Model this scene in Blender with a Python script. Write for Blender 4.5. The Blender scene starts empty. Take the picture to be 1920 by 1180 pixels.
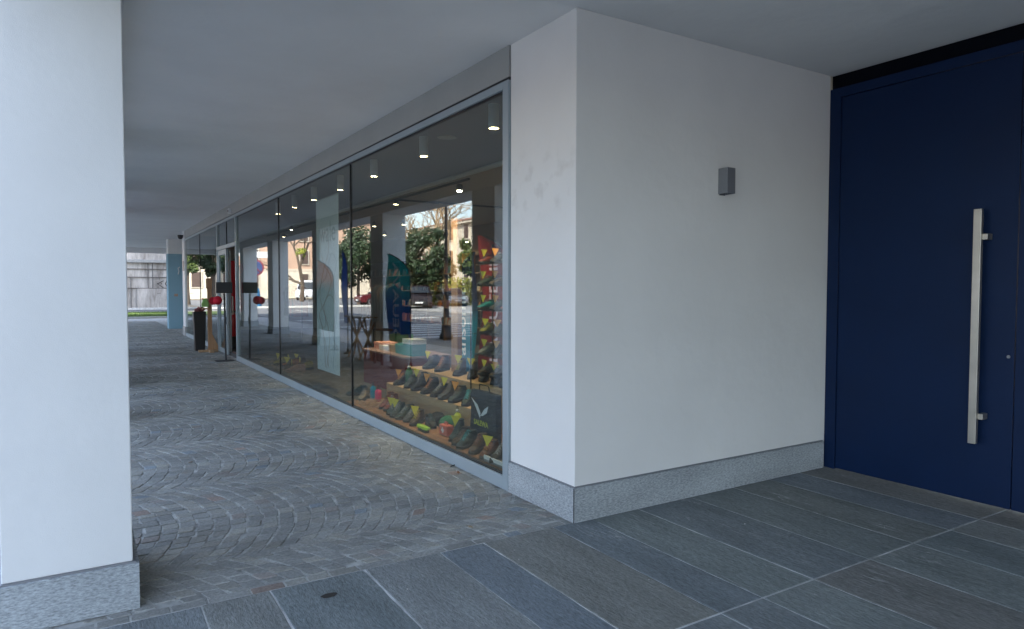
import bpy, bmesh, math, random
from mathutils import Vector, Matrix
R = math.radians
random.seed(7)
sc = bpy.context.scene
COL = sc.collection

# ---------------------------------------------------------------- camera
cd = bpy.data.cameras.new("camera"); cam = bpy.data.objects.new("camera", cd); COL.objects.link(cam)
YAW, PITCH, ROLL = R(31.848), R(-2.227), R(0.053)
fw = Vector((math.sin(YAW)*math.cos(PITCH), math.cos(YAW)*math.cos(PITCH), math.sin(PITCH)))
rt = Vector((math.cos(YAW), -math.sin(YAW), 0)); up = rt.cross(fw)
r2 = rt*math.cos(ROLL) + up*math.sin(ROLL); u2 = up*math.cos(ROLL) - rt*math.sin(ROLL)
cam.matrix_world = Matrix(((r2.x, u2.x, -fw.x, -2.631), (r2.y, u2.y, -fw.y, -3.476), (r2.z, u2.z, -fw.z, 1.5), (0, 0, 0, 1)))
cd.sensor_fit = 'HORIZONTAL'; cd.sensor_width = 36; cd.lens = 36*1285.9/1920
cd.clip_start = .05; cd.clip_end = 600
sc.camera = cam

# ---------------------------------------------------------------- world, sun, exposure
SUN_AZ = Vector((0.75, -0.66)); SUN_EL = R(44)
w = bpy.data.worlds.new("World"); sc.world = w; w.use_nodes = True
nt = w.node_tree; bg = nt.nodes['Background']
sky = nt.nodes.new('ShaderNodeTexSky'); sky.sky_type = 'NISHITA'; sky.sun_disc = False
sky.sun_elevation = SUN_EL; sky.sun_rotation = math.atan2(SUN_AZ.x, SUN_AZ.y)
sky.air_density = 1.0; sky.dust_density = 1.6; sky.ozone_density = 1.2
hs = nt.nodes.new('ShaderNodeHueSaturation'); hs.inputs['Saturation'].default_value = .8
nt.links.new(sky.outputs[0], hs.inputs['Color']); nt.links.new(hs.outputs[0], bg.inputs[0]); bg.inputs[1].default_value = 0.15
sd = bpy.data.lights.new("sun", 'SUN'); sd.energy = 3.4; sd.angle = R(.53); sd.color = (1, .93, .82)
so = bpy.data.objects.new("sun", sd); COL.objects.link(so)
sv = Vector((SUN_AZ.x, SUN_AZ.y, 0)).normalized()*math.cos(SUN_EL) + Vector((0, 0, math.sin(SUN_EL)))
so.rotation_euler = sv.to_track_quat('Z', 'Y').to_euler(); so.location = (10, -10, 30)
vs = sc.view_settings; vs.view_transform = 'Standard'; vs.look = 'None'; vs.gamma = 1
vs.exposure = 2.36

# ---------------------------------------------------------------- material helpers
def mat(name):
    m = bpy.data.materials.new(name); m.use_nodes = True
    n = m.node_tree.nodes; return m, n, m.node_tree.links, n['Principled BSDF']
def plain(name, col, rough=.5, metal=0, noise=0, nscale=8, bump=0, bscale=60, spec=None, emis=None):
    m, n, l, b = mat(name)
    b.inputs['Base Color'].default_value = (*col, 1); b.inputs['Roughness'].default_value = rough
    b.inputs['Metallic'].default_value = metal
    if spec is not None: b.inputs['Specular IOR Level'].default_value = spec
    tc = n.new('ShaderNodeTexCoord')
    if noise:
        t = n.new('ShaderNodeTexNoise'); t.inputs['Scale'].default_value = nscale; t.inputs['Detail'].default_value = 5
        l.new(tc.outputs['Object'], t.inputs['Vector'])
        r = n.new('ShaderNodeValToRGB')
        r.color_ramp.elements[0].position = .3; r.color_ramp.elements[1].position = .7
        r.color_ramp.elements[0].color = (*[c*(1-noise) for c in col], 1)
        r.color_ramp.elements[1].color = (*[min(1, c*(1+noise)) for c in col], 1)
        l.new(t.outputs['Fac'], r.inputs[0]); l.new(r.outputs[0], b.inputs['Base Color'])
    if bump:
        t2 = n.new('ShaderNodeTexNoise'); t2.inputs['Scale'].default_value = bscale; t2.inputs['Detail'].default_value = 4
        l.new(tc.outputs['Object'], t2.inputs['Vector'])
        bp = n.new('ShaderNodeBump'); bp.inputs['Strength'].default_value = bump; bp.inputs['Distance'].default_value = .004
        l.new(t2.outputs['Fac'], bp.inputs['Height']); l.new(bp.outputs[0], b.inputs['Normal'])
    if emis:
        b.inputs['Emission Color'].default_value = (*emis[:3], 1); b.inputs['Emission Strength'].default_value = emis[3]
    return m
def stone_mat(name, attr=True, col=(.2, .22, .24), amp=.3, fine=90, rough=.6, bump=.5, stretch=(1, 1, 1), streak=0, spec=.5, bd=.006):
    m, n, l, b = mat(name)
    tc = n.new('ShaderNodeTexCoord'); mp = n.new('ShaderNodeMapping'); mp.inputs['Scale'].default_value = stretch
    l.new(tc.outputs['Object'], mp.inputs[0])
    t = n.new('ShaderNodeTexNoise'); t.inputs['Scale'].default_value = fine; t.inputs['Detail'].default_value = 6; t.inputs['Roughness'].default_value = .7
    t3 = n.new('ShaderNodeTexNoise'); t3.inputs['Scale'].default_value = 2.3; t3.inputs['Detail'].default_value = 6
    l.new(mp.outputs[0], t.inputs['Vector']); l.new(mp.outputs[0], t3.inputs['Vector'])
    base = n.new('ShaderNodeRGB'); base.outputs[0].default_value = (*col, 1); src = base.outputs[0]
    if attr:
        a = n.new('ShaderNodeAttribute'); a.attribute_name = 'tint'; src = a.outputs['Color']
    mr = n.new('ShaderNodeMapRange'); mr.inputs[1].default_value = .3; mr.inputs[2].default_value = .7
    mr.inputs[3].default_value = 1-amp; mr.inputs[4].default_value = 1+amp
    l.new(t.outputs['Fac'], mr.inputs[0])
    mr2 = n.new('ShaderNodeMapRange'); mr2.inputs[1].default_value = .3; mr2.inputs[2].default_value = .7
    mr2.inputs[3].default_value = .82; mr2.inputs[4].default_value = 1.18
    l.new(t3.outputs['Fac'], mr2.inputs[0])
    mu = n.new('ShaderNodeMath'); mu.operation = 'MULTIPLY'; l.new(mr.outputs[0], mu.inputs[0]); l.new(mr2.outputs[0], mu.inputs[1])
    sc_ = n.new('ShaderNodeVectorMath'); sc_.operation = 'SCALE'; l.new(src, sc_.inputs[0]); l.new(mu.outputs[0], sc_.inputs['Scale'])
    out = sc_.outputs[0]
    if streak:
        # pale mineral veins and cleft marks
        mp2 = n.new('ShaderNodeMapping'); mp2.inputs['Scale'].default_value = (9, 1.1, 1); mp2.inputs['Rotation'].default_value = (0, 0, R(12))
        l.new(tc.outputs['Object'], mp2.inputs[0])
        v = n.new('ShaderNodeTexNoise'); v.inputs['Scale'].default_value = 1.2; v.inputs['Detail'].default_value = 8; v.inputs['Distortion'].default_value = .6
        l.new(mp2.outputs[0], v.inputs['Vector'])
        sb = n.new('ShaderNodeMath'); sb.operation = 'SUBTRACT'; sb.inputs[1].default_value = .5; l.new(v.outputs['Fac'], sb.inputs[0])
        ab = n.new('ShaderNodeMath'); ab.operation = 'ABSOLUTE'; l.new(sb.outputs[0], ab.inputs[0])
        r = n.new('ShaderNodeMapRange'); r.inputs[1].default_value = 0; r.inputs[2].default_value = .013; r.inputs[3].default_value = 1; r.inputs[4].default_value = 0
        l.new(ab.outputs[0], r.inputs[0])
        msk = n.new('ShaderNodeTexNoise'); msk.inputs['Scale'].default_value = 1.7; msk.inputs['Detail'].default_value = 3; l.new(tc.outputs['Object'], msk.inputs['Vector'])
        mm = n.new('ShaderNodeMapRange'); mm.inputs[1].default_value = .545; mm.inputs[2].default_value = .64; l.new(msk.outputs['Fac'], mm.inputs[0])
        m2 = n.new('ShaderNodeMath'); m2.operation = 'MULTIPLY'; l.new(r.outputs[0], m2.inputs[0]); l.new(mm.outputs[0], m2.inputs[1])
        m3 = n.new('ShaderNodeMath'); m3.operation = 'MULTIPLY'; m3.inputs[1].default_value = streak; l.new(m2.outputs[0], m3.inputs[0])
        mx = n.new('ShaderNodeMix'); mx.data_type = 'RGBA'; l.new(m3.outputs[0], mx.inputs[0]); l.new(out, mx.inputs[6]); mx.inputs[7].default_value = (.5, .5, .49, 1)
        out = mx.outputs[2]
    l.new(out, b.inputs['Base Color']); b.inputs['Roughness'].default_value = rough
    b.inputs['Specular IOR Level'].default_value = spec
    ad = n.new('ShaderNodeMath'); ad.operation = 'ADD'
    t4 = n.new('ShaderNodeTexNoise'); t4.inputs['Scale'].default_value = fine*.3; t4.inputs['Detail'].default_value = 5; l.new(mp.outputs[0], t4.inputs['Vector'])
    l.new(t.outputs['Fac'], ad.inputs[0]); l.new(t4.outputs['Fac'], ad.inputs[1])
    bp = n.new('ShaderNodeBump'); bp.inputs['Strength'].default_value = bump; bp.inputs['Distance'].default_value = bd
    l.new(ad.outputs[0], bp.inputs['Height']); l.new(bp.outputs[0], b.inputs['Normal'])
    return m
def glass_mat(name, ior=1.55, tint=(.9, .95, .93)):
    m, n, l, b = mat(name); n.remove(b); out = n['Material Output']
    geo = n.new('ShaderNodeNewGeometry')
    mr = n.new('ShaderNodeMapRange'); mr.inputs[3].default_value = ior; mr.inputs[4].default_value = 1/ior
    l.new(geo.outputs['Backfacing'], mr.inputs[0])
    fr = n.new('ShaderNodeFresnel'); l.new(mr.outputs[0], fr.inputs['IOR'])
    tr = n.new('ShaderNodeBsdfTransparent'); tr.inputs[0].default_value = (*tint, 1)
    gl = n.new('ShaderNodeBsdfGlossy'); gl.inputs['Roughness'].default_value = 0.0
    mx = n.new('ShaderNodeMixShader'); l.new(fr.outputs[0], mx.inputs[0]); l.new(tr.outputs[0], mx.inputs[1]); l.new(gl.outputs[0], mx.inputs[2])
    l.new(mx.outputs[0], out.inputs[0]); return m
def plaster_mat(name, col, dirt=False):
    m, n, l, b = mat(name)
    tc = n.new('ShaderNodeTexCoord')
    big = n.new('ShaderNodeTexNoise'); big.inputs['Scale'].default_value = 1.3; big.inputs['Detail'].default_value = 4; l.new(tc.outputs['Object'], big.inputs['Vector'])
    mr = n.new('ShaderNodeMapRange'); mr.inputs[1].default_value = .3; mr.inputs[2].default_value = .7; mr.inputs[3].default_value = .955; mr.inputs[4].default_value = 1.03
    l.new(big.outputs['Fac'], mr.inputs[0])
    base = n.new('ShaderNodeRGB'); base.outputs[0].default_value = (*col, 1)
    s = n.new('ShaderNodeVectorMath'); s.operation = 'SCALE'; l.new(base.outputs[0], s.inputs[0]); l.new(mr.outputs[0], s.inputs['Scale'])
    out = s.outputs[0]
    if dirt:   # greasy hand marks at reaching height + splash dirt near the plinth
        sp = n.new('ShaderNodeTexNoise'); sp.inputs['Scale'].default_value = 9; sp.inputs['Detail'].default_value = 3; l.new(tc.outputs['Object'], sp.inputs['Vector'])
        xyz = n.new('ShaderNodeSeparateXYZ'); l.new(tc.outputs['Object'], xyz.inputs[0])
        d = n.new('ShaderNodeMath'); d.operation = 'SUBTRACT'; d.inputs[1].default_value = 2.2; l.new(xyz.outputs['Z'], d.inputs[0])
        a = n.new('ShaderNodeMath'); a.operation = 'ABSOLUTE'; l.new(d.outputs[0], a.inputs[0])
        band = n.new('ShaderNodeMapRange'); band.inputs[1].default_value = .05; band.inputs[2].default_value = .32; band.inputs[3].default_value = 1; band.inputs[4].default_value = 0
        l.new(a.outputs[0], band.inputs[0])
        th = n.new('ShaderNodeMapRange'); th.inputs[1].default_value = .52; th.inputs[2].default_value = .72; l.new(sp.outputs['Fac'], th.inputs[0])
        xm = n.new('ShaderNodeMath'); xm.operation = 'LESS_THAN'; xm.inputs[1].default_value = .01; l.new(xyz.outputs['X'], xm.inputs[0])
        p1 = n.new('ShaderNodeMath'); p1.operation = 'MULTIPLY'; l.new(band.outputs[0], p1.inputs[0]); l.new(th.outputs[0], p1.inputs[1])
        p2 = n.new('ShaderNodeMath'); p2.operation = 'MULTIPLY'; l.new(p1.outputs[0], p2.inputs[0]); l.new(xm.outputs[0], p2.inputs[1])
        p3 = n.new('ShaderNodeMath'); p3.operation = 'MULTIPLY'; p3.inputs[1].default_value = .25; l.new(p2.outputs[0], p3.inputs[0])
        mx = n.new('ShaderNodeMix'); mx.data_type = 'RGBA'; l.new(p3.outputs[0], mx.inputs[0]); l.new(out, mx.inputs[6]); mx.inputs[7].default_value = (.33, .29, .26, 1)
        out = mx.outputs[2]
    l.new(out, b.inputs['Base Color']); b.inputs['Roughness'].default_value = .9; b.inputs['Specular IOR Level'].default_value = .2
    f = n.new('ShaderNodeTexNoise'); f.inputs['Scale'].default_value = 210; f.inputs['Detail'].default_value = 3; l.new(tc.outputs['Object'], f.inputs['Vector'])
    f2 = n.new('ShaderNodeTexNoise'); f2.inputs['Scale'].default_value = 6; f2.inputs['Detail'].default_value = 3; l.new(tc.outputs['Object'], f2.inputs['Vector'])
    b1 = n.new('ShaderNodeBump'); b1.inputs['Strength'].default_value = .35; b1.inputs['Distance'].default_value = .002; l.new(f.outputs['Fac'], b1.inputs['Height'])
    b2 = n.new('ShaderNodeBump'); b2.inputs['Strength'].default_value = .25; b2.inputs['Distance'].default_value = .02; l.new(f2.outputs['Fac'], b2.inputs['Height'])
    l.new(b1.outputs[0], b2.inputs['Normal']); l.new(b2.outputs[0], b.inputs['Normal'])
    return m
def leaf_mat(name, c1, c2):
    m, n, l, b = mat(name)
    g = n.new('ShaderNodeTexCoord'); t = n.new('ShaderNodeTexNoise'); t.inputs['Scale'].default_value = 1.4; t.inputs['Detail'].default_value = 6
    l.new(g.outputs['Object'], t.inputs['Vector'])
    r = n.new('ShaderNodeValToRGB'); r.color_ramp.elements[0].position = .35; r.color_ramp.elements[1].position = .65
    r.color_ramp.elements[0].color = (*c1, 1); r.color_ramp.elements[1].color = (*c2, 1)
    l.new(t.outputs['Fac'], r.inputs[0]); l.new(r.outputs[0], b.inputs['Base Color']); b.inputs['Roughness'].default_value = .55
    return m
def wood_mat(name, c1, c2, sc3=(2, 30, 30), rough=.5):
    m, n, l, b = mat(name)
    g = n.new('ShaderNodeTexCoord'); mp = n.new('ShaderNodeMapping'); mp.inputs['Scale'].default_value = sc3
    l.new(g.outputs['Object'], mp.inputs[0])
    t = n.new('ShaderNodeTexNoise'); t.inputs['Scale'].default_value = 1; t.inputs['Detail'].default_value = 6; l.new(mp.outputs[0], t.inputs['Vector'])
    r = n.new('ShaderNodeValToRGB'); r.color_ramp.elements[0].position = .3; r.color_ramp.elements[1].position = .7
    r.color_ramp.elements[0].color = (*c1, 1); r.color_ramp.elements[1].color = (*c2, 1)
    l.new(t.outputs['Fac'], r.inputs[0]); l.new(r.outputs[0], b.inputs['Base Color']); b.inputs['Roughness'].default_value = rough
    return m

M = {}
M['plaster'] = plaster_mat('white_plaster', (.74, .735, .72), True)
M['pillar'] = plaster_mat('pillar_plaster', (.73, .73, .72))
M['ceiling'] = plaster_mat('ceiling_plaster', (.82, .82, .8))
M['granite'] = stone_mat('granite', False, (.335, .362, .38), .5, 75, .75, .25, (.55, .55, 1.7), 0, .3, .002)
M['slab'] = stone_mat('slab_stone', True, amp=.4, fine=38, rough=.6, bump=.8, stretch=(2.2, .7, 1), streak=.85, spec=.35, bd=.01)
M['cobble'] = stone_mat('cobble_stone', True, amp=.28, fine=55, rough=.8, bump=.6, spec=.15, bd=.008)
M['grout'] = plain('grout_mortar', (.56, .56, .55), .95, noise=.45, nscale=7, bump=.5)
M['sandgrout'] = plain('sand_joint', (.36, .36, .34), .95, noise=.55, nscale=9, bump=.6)
M['alu'] = plain('grey_blue_aluminium', (.33, .395, .435), .42, .25, noise=.05, nscale=3)
M['fascia'] = plain('fascia_metal', (.345, .355, .345), .5, .1, noise=.05, nscale=2)
M['silicone'] = plain('black_silicone', (.01, .011, .012), .4)
M['glass'] = glass_mat('shop_glass', 2.05, (.84,.89,.87))
M['blue'] = plain('door_blue', (.0026, .015, .056), .5, 0, noise=.08, nscale=2, bump=.15, bscale=300, spec=.2)
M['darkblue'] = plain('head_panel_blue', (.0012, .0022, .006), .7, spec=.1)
M['steel'] = plain('brushed_steel', (.5, .47, .42), .38, .85, noise=.12, nscale=6)
M['lampgrey'] = plain('lamp_housing', (.24, .25, .27), .45, .5)
M['black'] = plain('black_plastic', (.012, .012, .014), .5)
M['dark'] = plain('dark_paint', (.03, .032, .035), .6)
M['white'] = plain('white_paint', (.72, .73, .74), .5)
M['asphalt'] = plain('asphalt', (.15, .155, .165), .85, noise=.25, nscale=3, bump=.4, bscale=80)
M['kerb'] = plain('kerb_stone', (.34, .34, .33), .8, noise=.15)
M['paving'] = plain('light_paving', (.34, .34, .34), .8, noise=.2, nscale=2, bump=.2)
M['paleline'] = plain('pale_line', (.6, .6, .58), .8, noise=.15)
M['earth'] = plain('earth', (.11, .1, .085), .95, noise=.3, nscale=1)
M['grassy'] = plain('grass_base', (.06, .1, .025), .95, noise=.4, nscale=6)
M['grassblade'] = leaf_mat('grass_blades', (.05, .1, .018), (.1, .16, .035))
M['leafdark'] = leaf_mat('leaf_dark', (.01,.028,.01), (.035,.065,.022))
M['leafmid'] = leaf_mat('leaf_mid', (.03, .06, .014), (.09, .13, .03))
M['leafyel'] = leaf_mat('leaf_yellow', (.14, .17, .02), (.34, .36, .05))
M['bark'] = plain('bark', (.1, .075, .055), .9, noise=.3, nscale=5, bump=.6, bscale=20)
M['twig'] = plain('twig', (.42, .3, .18), .9, noise=.2)
M['facade_tan'] = plain('tan_render', (.5, .34, .25), .9, noise=.08, nscale=.6)
M['facade_cream'] = plain('cream_render', (.62, .56, .46), .9, noise=.08, nscale=.6)
M['shutter'] = plain('brown_shutter', (.09, .06, .05), .7)
M['roof'] = plain('roof_tile', (.3, .13, .08), .9, noise=.25, nscale=3)
M['woodfloor'] = wood_mat('display_floor_wood', (.2, .09, .045), (.32, .16, .08), (30, 1.6, 30))
M['ply'] = wood_mat('plywood', (.42, .26, .13), (.56, .38, .2), (8, 1.2, 30))
M['wood'] = wood_mat('pine_wood', (.3, .15, .07), (.48, .27, .14), (30, 30, 2))
M['woodx'] = wood_mat('pine_plank', (.33, .2, .11), (.5, .33, .19), (30, 2, 30))
M['red'] = plain('red_fabric', (.5, .015, .025), .75)
M['redgloss'] = plain('red_enamel', (.5, .01, .015), .3)
M['maroon'] = plain('maroon_laminate', (.17, .035, .04), .6, noise=.1)
M['teal'] = plain('teal_card', (.03, .25, .27), .6)
M['tag'] = plain('yellow_card', (.8, .66, .04), .7)
M['otag'] = plain('orange_card', (.8, .33, .04), .7)
M['paper'] = plain('white_paper', (.72, .77, .8), .85)
M['bpillar'] = plaster_mat('blue_pillar_paint', (.26, .42, .51))

# ---------------------------------------------------------------- mesh helpers
class MB:
    def __init__(s): s.v = []; s.f = []; s.c = []
    def add(s, vs, fs, col=None):
        o = len(s.v); s.v += [tuple(v) for v in vs]; s.f += [tuple(i+o for i in f) for f in fs]
        s.c += [col]*len(fs); return s
    def box(s, x0, x1, y0, y1, z0, z1, col=None):
        return s.add([(x0,y0,z0),(x1,y0,z0),(x1,y1,z0),(x0,y1,z0),(x0,y0,z1),(x1,y0,z1),(x1,y1,z1),(x0,y1,z1)],
            [(0,3,2,1),(4,5,6,7),(0,1,5,4),(1,2,6,5),(2,3,7,6),(3,0,4,7)], col)
    def prism(s, poly, z0, z1, col=None):
        n = len(poly); vs = [(x,y,z0) for x,y in poly]+[(x,y,z1) for x,y in poly]
        fs = [tuple(range(n-1,-1,-1)), tuple(range(n,2*n))]+[(i,(i+1)%n,n+(i+1)%n,n+i) for i in range(n)]
        return s.add(vs, fs, col)
    def prism_ax(s, poly, a0, a1, ax='y', col=None):   # poly in the two other axes
        n = len(poly)
        def P(p, a): return (p[0], a, p[1]) if ax == 'y' else (a, p[0], p[1])
        vs = [P(p, a0) for p in poly]+[P(p, a1) for p in poly]
        fs = [tuple(range(n)), tuple(range(2*n-1,n-1,-1))]+[(i,n+i,n+(i+1)%n,(i+1)%n) for i in range(n)]
        return s.add(vs, fs, col)
    def tube(s, pts, r, seg=8, col=None):
        pts = [Vector(p) for p in pts]; rs = r if isinstance(r, (list, tuple)) else [r]*len(pts)
        vs = []; fs = []; ref = None
        for i, p in enumerate(pts):
            d = (pts[min(i+1, len(pts)-1)]-pts[max(i-1, 0)]).normalized()
            if ref is None: ref = Vector((1,0,0)) if abs(d.x) < .8 else Vector((0,1,0))
            a = (ref-d*ref.dot(d)).normalized(); ref = a; b = d.cross(a)
            for k in range(seg):
                t = 2*math.pi*k/seg; vs.append(p+a*math.cos(t)*rs[i]+b*math.sin(t)*rs[i])
        for i in range(len(pts)-1):
            for k in range(seg):
                k2 = (k+1)%seg; fs.append((i*seg+k, i*seg+k2, (i+1)*seg+k2, (i+1)*seg+k))
        fs.append(tuple(range(seg-1,-1,-1))); fs.append(tuple((len(pts)-1)*seg+k for k in range(seg)))
        return s.add(vs, fs, col)
    def lathe(s, prof, c=(0,0,0), seg=20, col=None):
        vs = []; fs = []
        for r_, z in prof:
            for k in range(seg):
                t = 2*math.pi*k/seg; vs.append((c[0]+r_*math.cos(t), c[1]+r_*math.sin(t), c[2]+z))
        for i in range(len(prof)-1):
            for k in range(seg):
                k2 = (k+1)%seg; fs.append((i*seg+k, i*seg+k2, (i+1)*seg+k2, (i+1)*seg+k))
        fs.append(tuple(range(seg-1,-1,-1))); fs.append(tuple((len(prof)-1)*seg+k for k in range(seg)))
        return s.add(vs, fs, col)
    def loft(s, rings, col=None, cap=True):
        n = len(rings[0]); vs = [p for r_ in rings for p in r_]; fs = []
        for i in range(len(rings)-1):
            for k in range(n):
                k2 = (k+1)%n; fs.append((i*n+k, i*n+k2, (i+1)*n+k2, (i+1)*n+k))
        if cap: fs.append(tuple(range(n-1,-1,-1))); fs.append(tuple((len(rings)-1)*n+k for k in range(n)))
        return s.add(vs, fs, col)
    def build(s, name, m, parent=None, loc=(0,0,0), rz=0, bevel=0, smooth=False, seg=2, sub=0):
        me = bpy.data.meshes.new(name); me.from_pydata(s.v, [], s.f); me.validate()
        ms = m if isinstance(m, list) else [m]
        for q in ms: me.materials.append(q)
        bm = bmesh.new(); bm.from_mesh(me); bmesh.ops.recalc_face_normals(bm, faces=bm.faces); bm.to_mesh(me); bm.free()
        if any(c is not None for c in s.c) and len(s.c) == len(me.polygons):
            if isinstance(s.c[0], int):
                for p_, c in zip(me.polygons, s.c): p_.material_index = c
            else:
                at = me.color_attributes.new('tint', 'FLOAT_COLOR', 'CORNER')
                for p_, c in zip(me.polygons, s.c):
                    for li in p_.loop_indices: at.data[li].color = (*c, 1)
        if smooth:
            for p_ in me.polygons: p_.use_smooth = True
        o = bpy.data.objects.new(name, me); COL.objects.link(o)
        o.location = loc; o.rotation_euler = (0,0,rz)
        if parent: o.parent = parent
        if bevel:
            b = o.modifiers.new('bevel', 'BEVEL'); b.width = bevel; b.segments = seg; b.limit_method = 'ANGLE'; b.angle_limit = R(40); b.harden_normals = False
        if sub:
            b = o.modifiers.new('sub', 'SUBSURF'); b.levels = sub; b.render_levels = sub
        return o
def tag(o, label=None, cat=None, group=None, kind=None):
    if label: o['label'] = label
    if cat: o['category'] = cat
    if group: o['group'] = group
    if kind: o['kind'] = kind
    return o
def empty(name, loc=(0,0,0), label=None, cat=None, group=None, rz=0):
    o = bpy.data.objects.new(name, None); COL.objects.link(o); o.location = loc; o.rotation_euler = (0,0,rz)
    o.empty_display_size = .1
    return tag(o, label, cat, group)
def copy_tree(o, parent=None, loc=None, rz=None, label=None):
    c = o.copy(); COL.objects.link(c); c.parent = parent
    if loc is not None: c.location = loc
    if rz is not None: c.rotation_euler = (0,0,rz)
    if label: c['label'] = label
    for ch in list(o.children): copy_tree(ch, c)
    return c
def text_mesh(name, body, size, m, parent=None, extrude=.002, mtx=None, bold=0):
    cu = bpy.data.curves.new(name, 'FONT'); cu.body = body; cu.size = size; cu.extrude = extrude; cu.offset = bold
    cu.align_x = 'CENTER'; cu.align_y = 'CENTER'
    t = bpy.data.objects.new(name, cu); COL.objects.link(t)
    dg = bpy.context.evaluated_depsgraph_get(); me = bpy.data.meshes.new_from_object(t.evaluated_get(dg))
    bpy.data.objects.remove(t); me.name = name; me.materials.clear(); me.materials.append(m)
    if mtx is not None: me.transform(mtx)
    o = bpy.data.objects.new(name, me); COL.objects.link(o)
    if parent: o.parent = parent
    return o
def S(o): return tag(o, kind='structure')
H = 3.247; W_ = 2.616

# ---------------------------------------------------------------- ground and paving (structure)
S(MB().add([(-400,-300,-.03),(400,-300,-.03),(400,400,-.03),(-400,400,-.03)], [(0,1,2,3)]).build('ground', M['earth']))
S(MB().box(-16, -5.12, -60, 49, -.3, -.022).build('road', M['asphalt']))
S(MB().box(-60, -5.12, 49.2, 86, -.3, -.022).build('road', M['asphalt']))
S(MB().box(-5.12, -4.98, -60, 31.5, -.3, .0).build('kerb', M['kerb'], bevel=.02))
S(MB().box(-4.98, -3.4, -60, 33, -.3, -.001).build('sidewalk', M['paving']))
S(MB().box(-30, -16, -60, 49, -.2, .07).build('far_sidewalk', M['paving'], bevel=.02))
rl = MB()  # pale flat bands laid over the asphalt
for i in range(9): rl.box(-15.4, -15.28+2.2, 22+i*2.7, 22.12+i*2.7, -.02, -.016)
for i in range(7): rl.box(-11.5, -5.6, 15.5+i*1.1, 16.0+i*1.1, -.02, -.0165)
for i in range(12): rl.box(-9.3, -9.18, -20+i*5.5, -17.5+i*5.5, -.02, -.0155)
rl.box(-12.6, -5.5, 28.0, 28.6, -.02, -.015)
S(rl.build('pale_road_bands', M['paleline']))

# cobbles laid in segmental arcs
random.seed(3)
def cob_tint():
    u = random.random(); k = random.uniform(.84, 1.12)*1.04
    if u < .72: c = (.278, .28, .264)
    elif u < .945: c = (.295, .29, .262)
    elif u < .97: c = (.285, .262, .24)
    elif u < .993: c = (.235, .265, .285)
    else: c = (.31, .25, .215)
    return tuple(x*k for x in c)
def cobbles(x0, x1, y0, y1, name, rows_every=.1, lane=1.6, phase=.55, Rr0=1.3, detail=True):
    Rr = Rr0
    mb = MB(); n = 0
    lane0 = math.floor((y0-phase)/lane); lane1 = math.ceil((y1-phase)/lane)
    for L in range(lane0, lane1+1):
        yc = phase+lane*(L+.5)
        a_max = math.asin(lane/2/Rr)
        k0 = int((x0-.6)/rows_every)-2; k1 = int((x1+.6)/rows_every)+5
        sh = random.uniform(-.055, .055)
        for k in range(k0, k1):
            xc = k*rows_every+sh+random.uniform(-.003, .003); Rr = Rr0+.05*math.sin(k*.7+L*2)
            ns = random.choice([17, 18, 19, 19]); cuts = [-a_max]
            ws = [random.uniform(.75, 1.25) for _ in range(ns)]; tot = sum(ws); acc = 0
            for q in ws: acc += q; cuts.append(-a_max+2*a_max*acc/tot)
            wob = [random.uniform(-.009, .009) for _ in range(ns+1)]
            for j in range(ns):
                t0, t1 = cuts[j], cuts[j+1]; g = random.uniform(.0028, .006)
                def P(t, dx):
                    return (xc+dx+Rr*math.cos(t)-Rr, yc+Rr*math.sin(t))
                tg = g/Rr
                d0, d1 = random.uniform(-.003, .003), random.uniform(-.004, .004)
                q = [P(t0+tg, g+d0+wob[j]), P(t0+tg, rows_every-g+d1+wob[j]), P(t1-tg, rows_every-g+d0+wob[j]), P(t1-tg, g+d1+wob[j])]
                cx = sum(a for a, b in q)/4; cy = sum(b for a, b in q)/4
                if not (x0 <= cx <= x1 and y0 <= cy <= y1): continue
                q = [(min(max(a, x0), x1), min(max(b, y0), y1)) for a, b in q]
                z = random.uniform(-.0028, .0028); tl = (random.uniform(-.022, .022), random.uniform(-.022, .022))
                ins = .91
                top = []; mid = []; bot = []
                # eight-sided outline: corners chipped
                poly = []
                for i in range(4):
                    a, b = q[i], q[(i+1)%4]; pv = q[i-1]
                    c1 = random.uniform(.08, .2); c2 = random.uniform(.08, .2)
                    poly.append((a[0]+(pv[0]-a[0])*c1*.6, a[1]+(pv[1]-a[1])*c1*.6))
                    poly.append((a[0]+(b[0]-a[0])*c2*.6, a[1]+(b[1]-a[1])*c2*.6))
                for a, b in poly:
                    zz = z+(a-cx)*tl[0]+(b-cy)*tl[1]
                    bot.append((a, b, -.03)); mid.append((a, b, zz-.003))
                    top.append((cx+(a-cx)*ins, cy+(b-cy)*ins, zz))
                m_ = len(poly); col = cob_tint(); vs = bot+mid+top
                fs = [tuple(range(2*m_, 3*m_))]
                for lv in (0, 1):
                    for i in range(m_):
                        i2 = (i+1)%m_; fs.append((lv*m_+i, lv*m_+i2, (lv+1)*m_+i2, (lv+1)*m_+i))
                mb.add(vs, fs, col); n += 1
    return mb.build(name, M['cobble'])
S(cobbles(-3.4, -.001, .075, 31.4, 'cobble_paving'))
# a straight edging row of setts between the arcs and the slabs
S(MB().box(-3.4, 0.6, .0, 33, -.05, -.0045).build('mortar_bed', M['sandgrout']))

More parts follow.
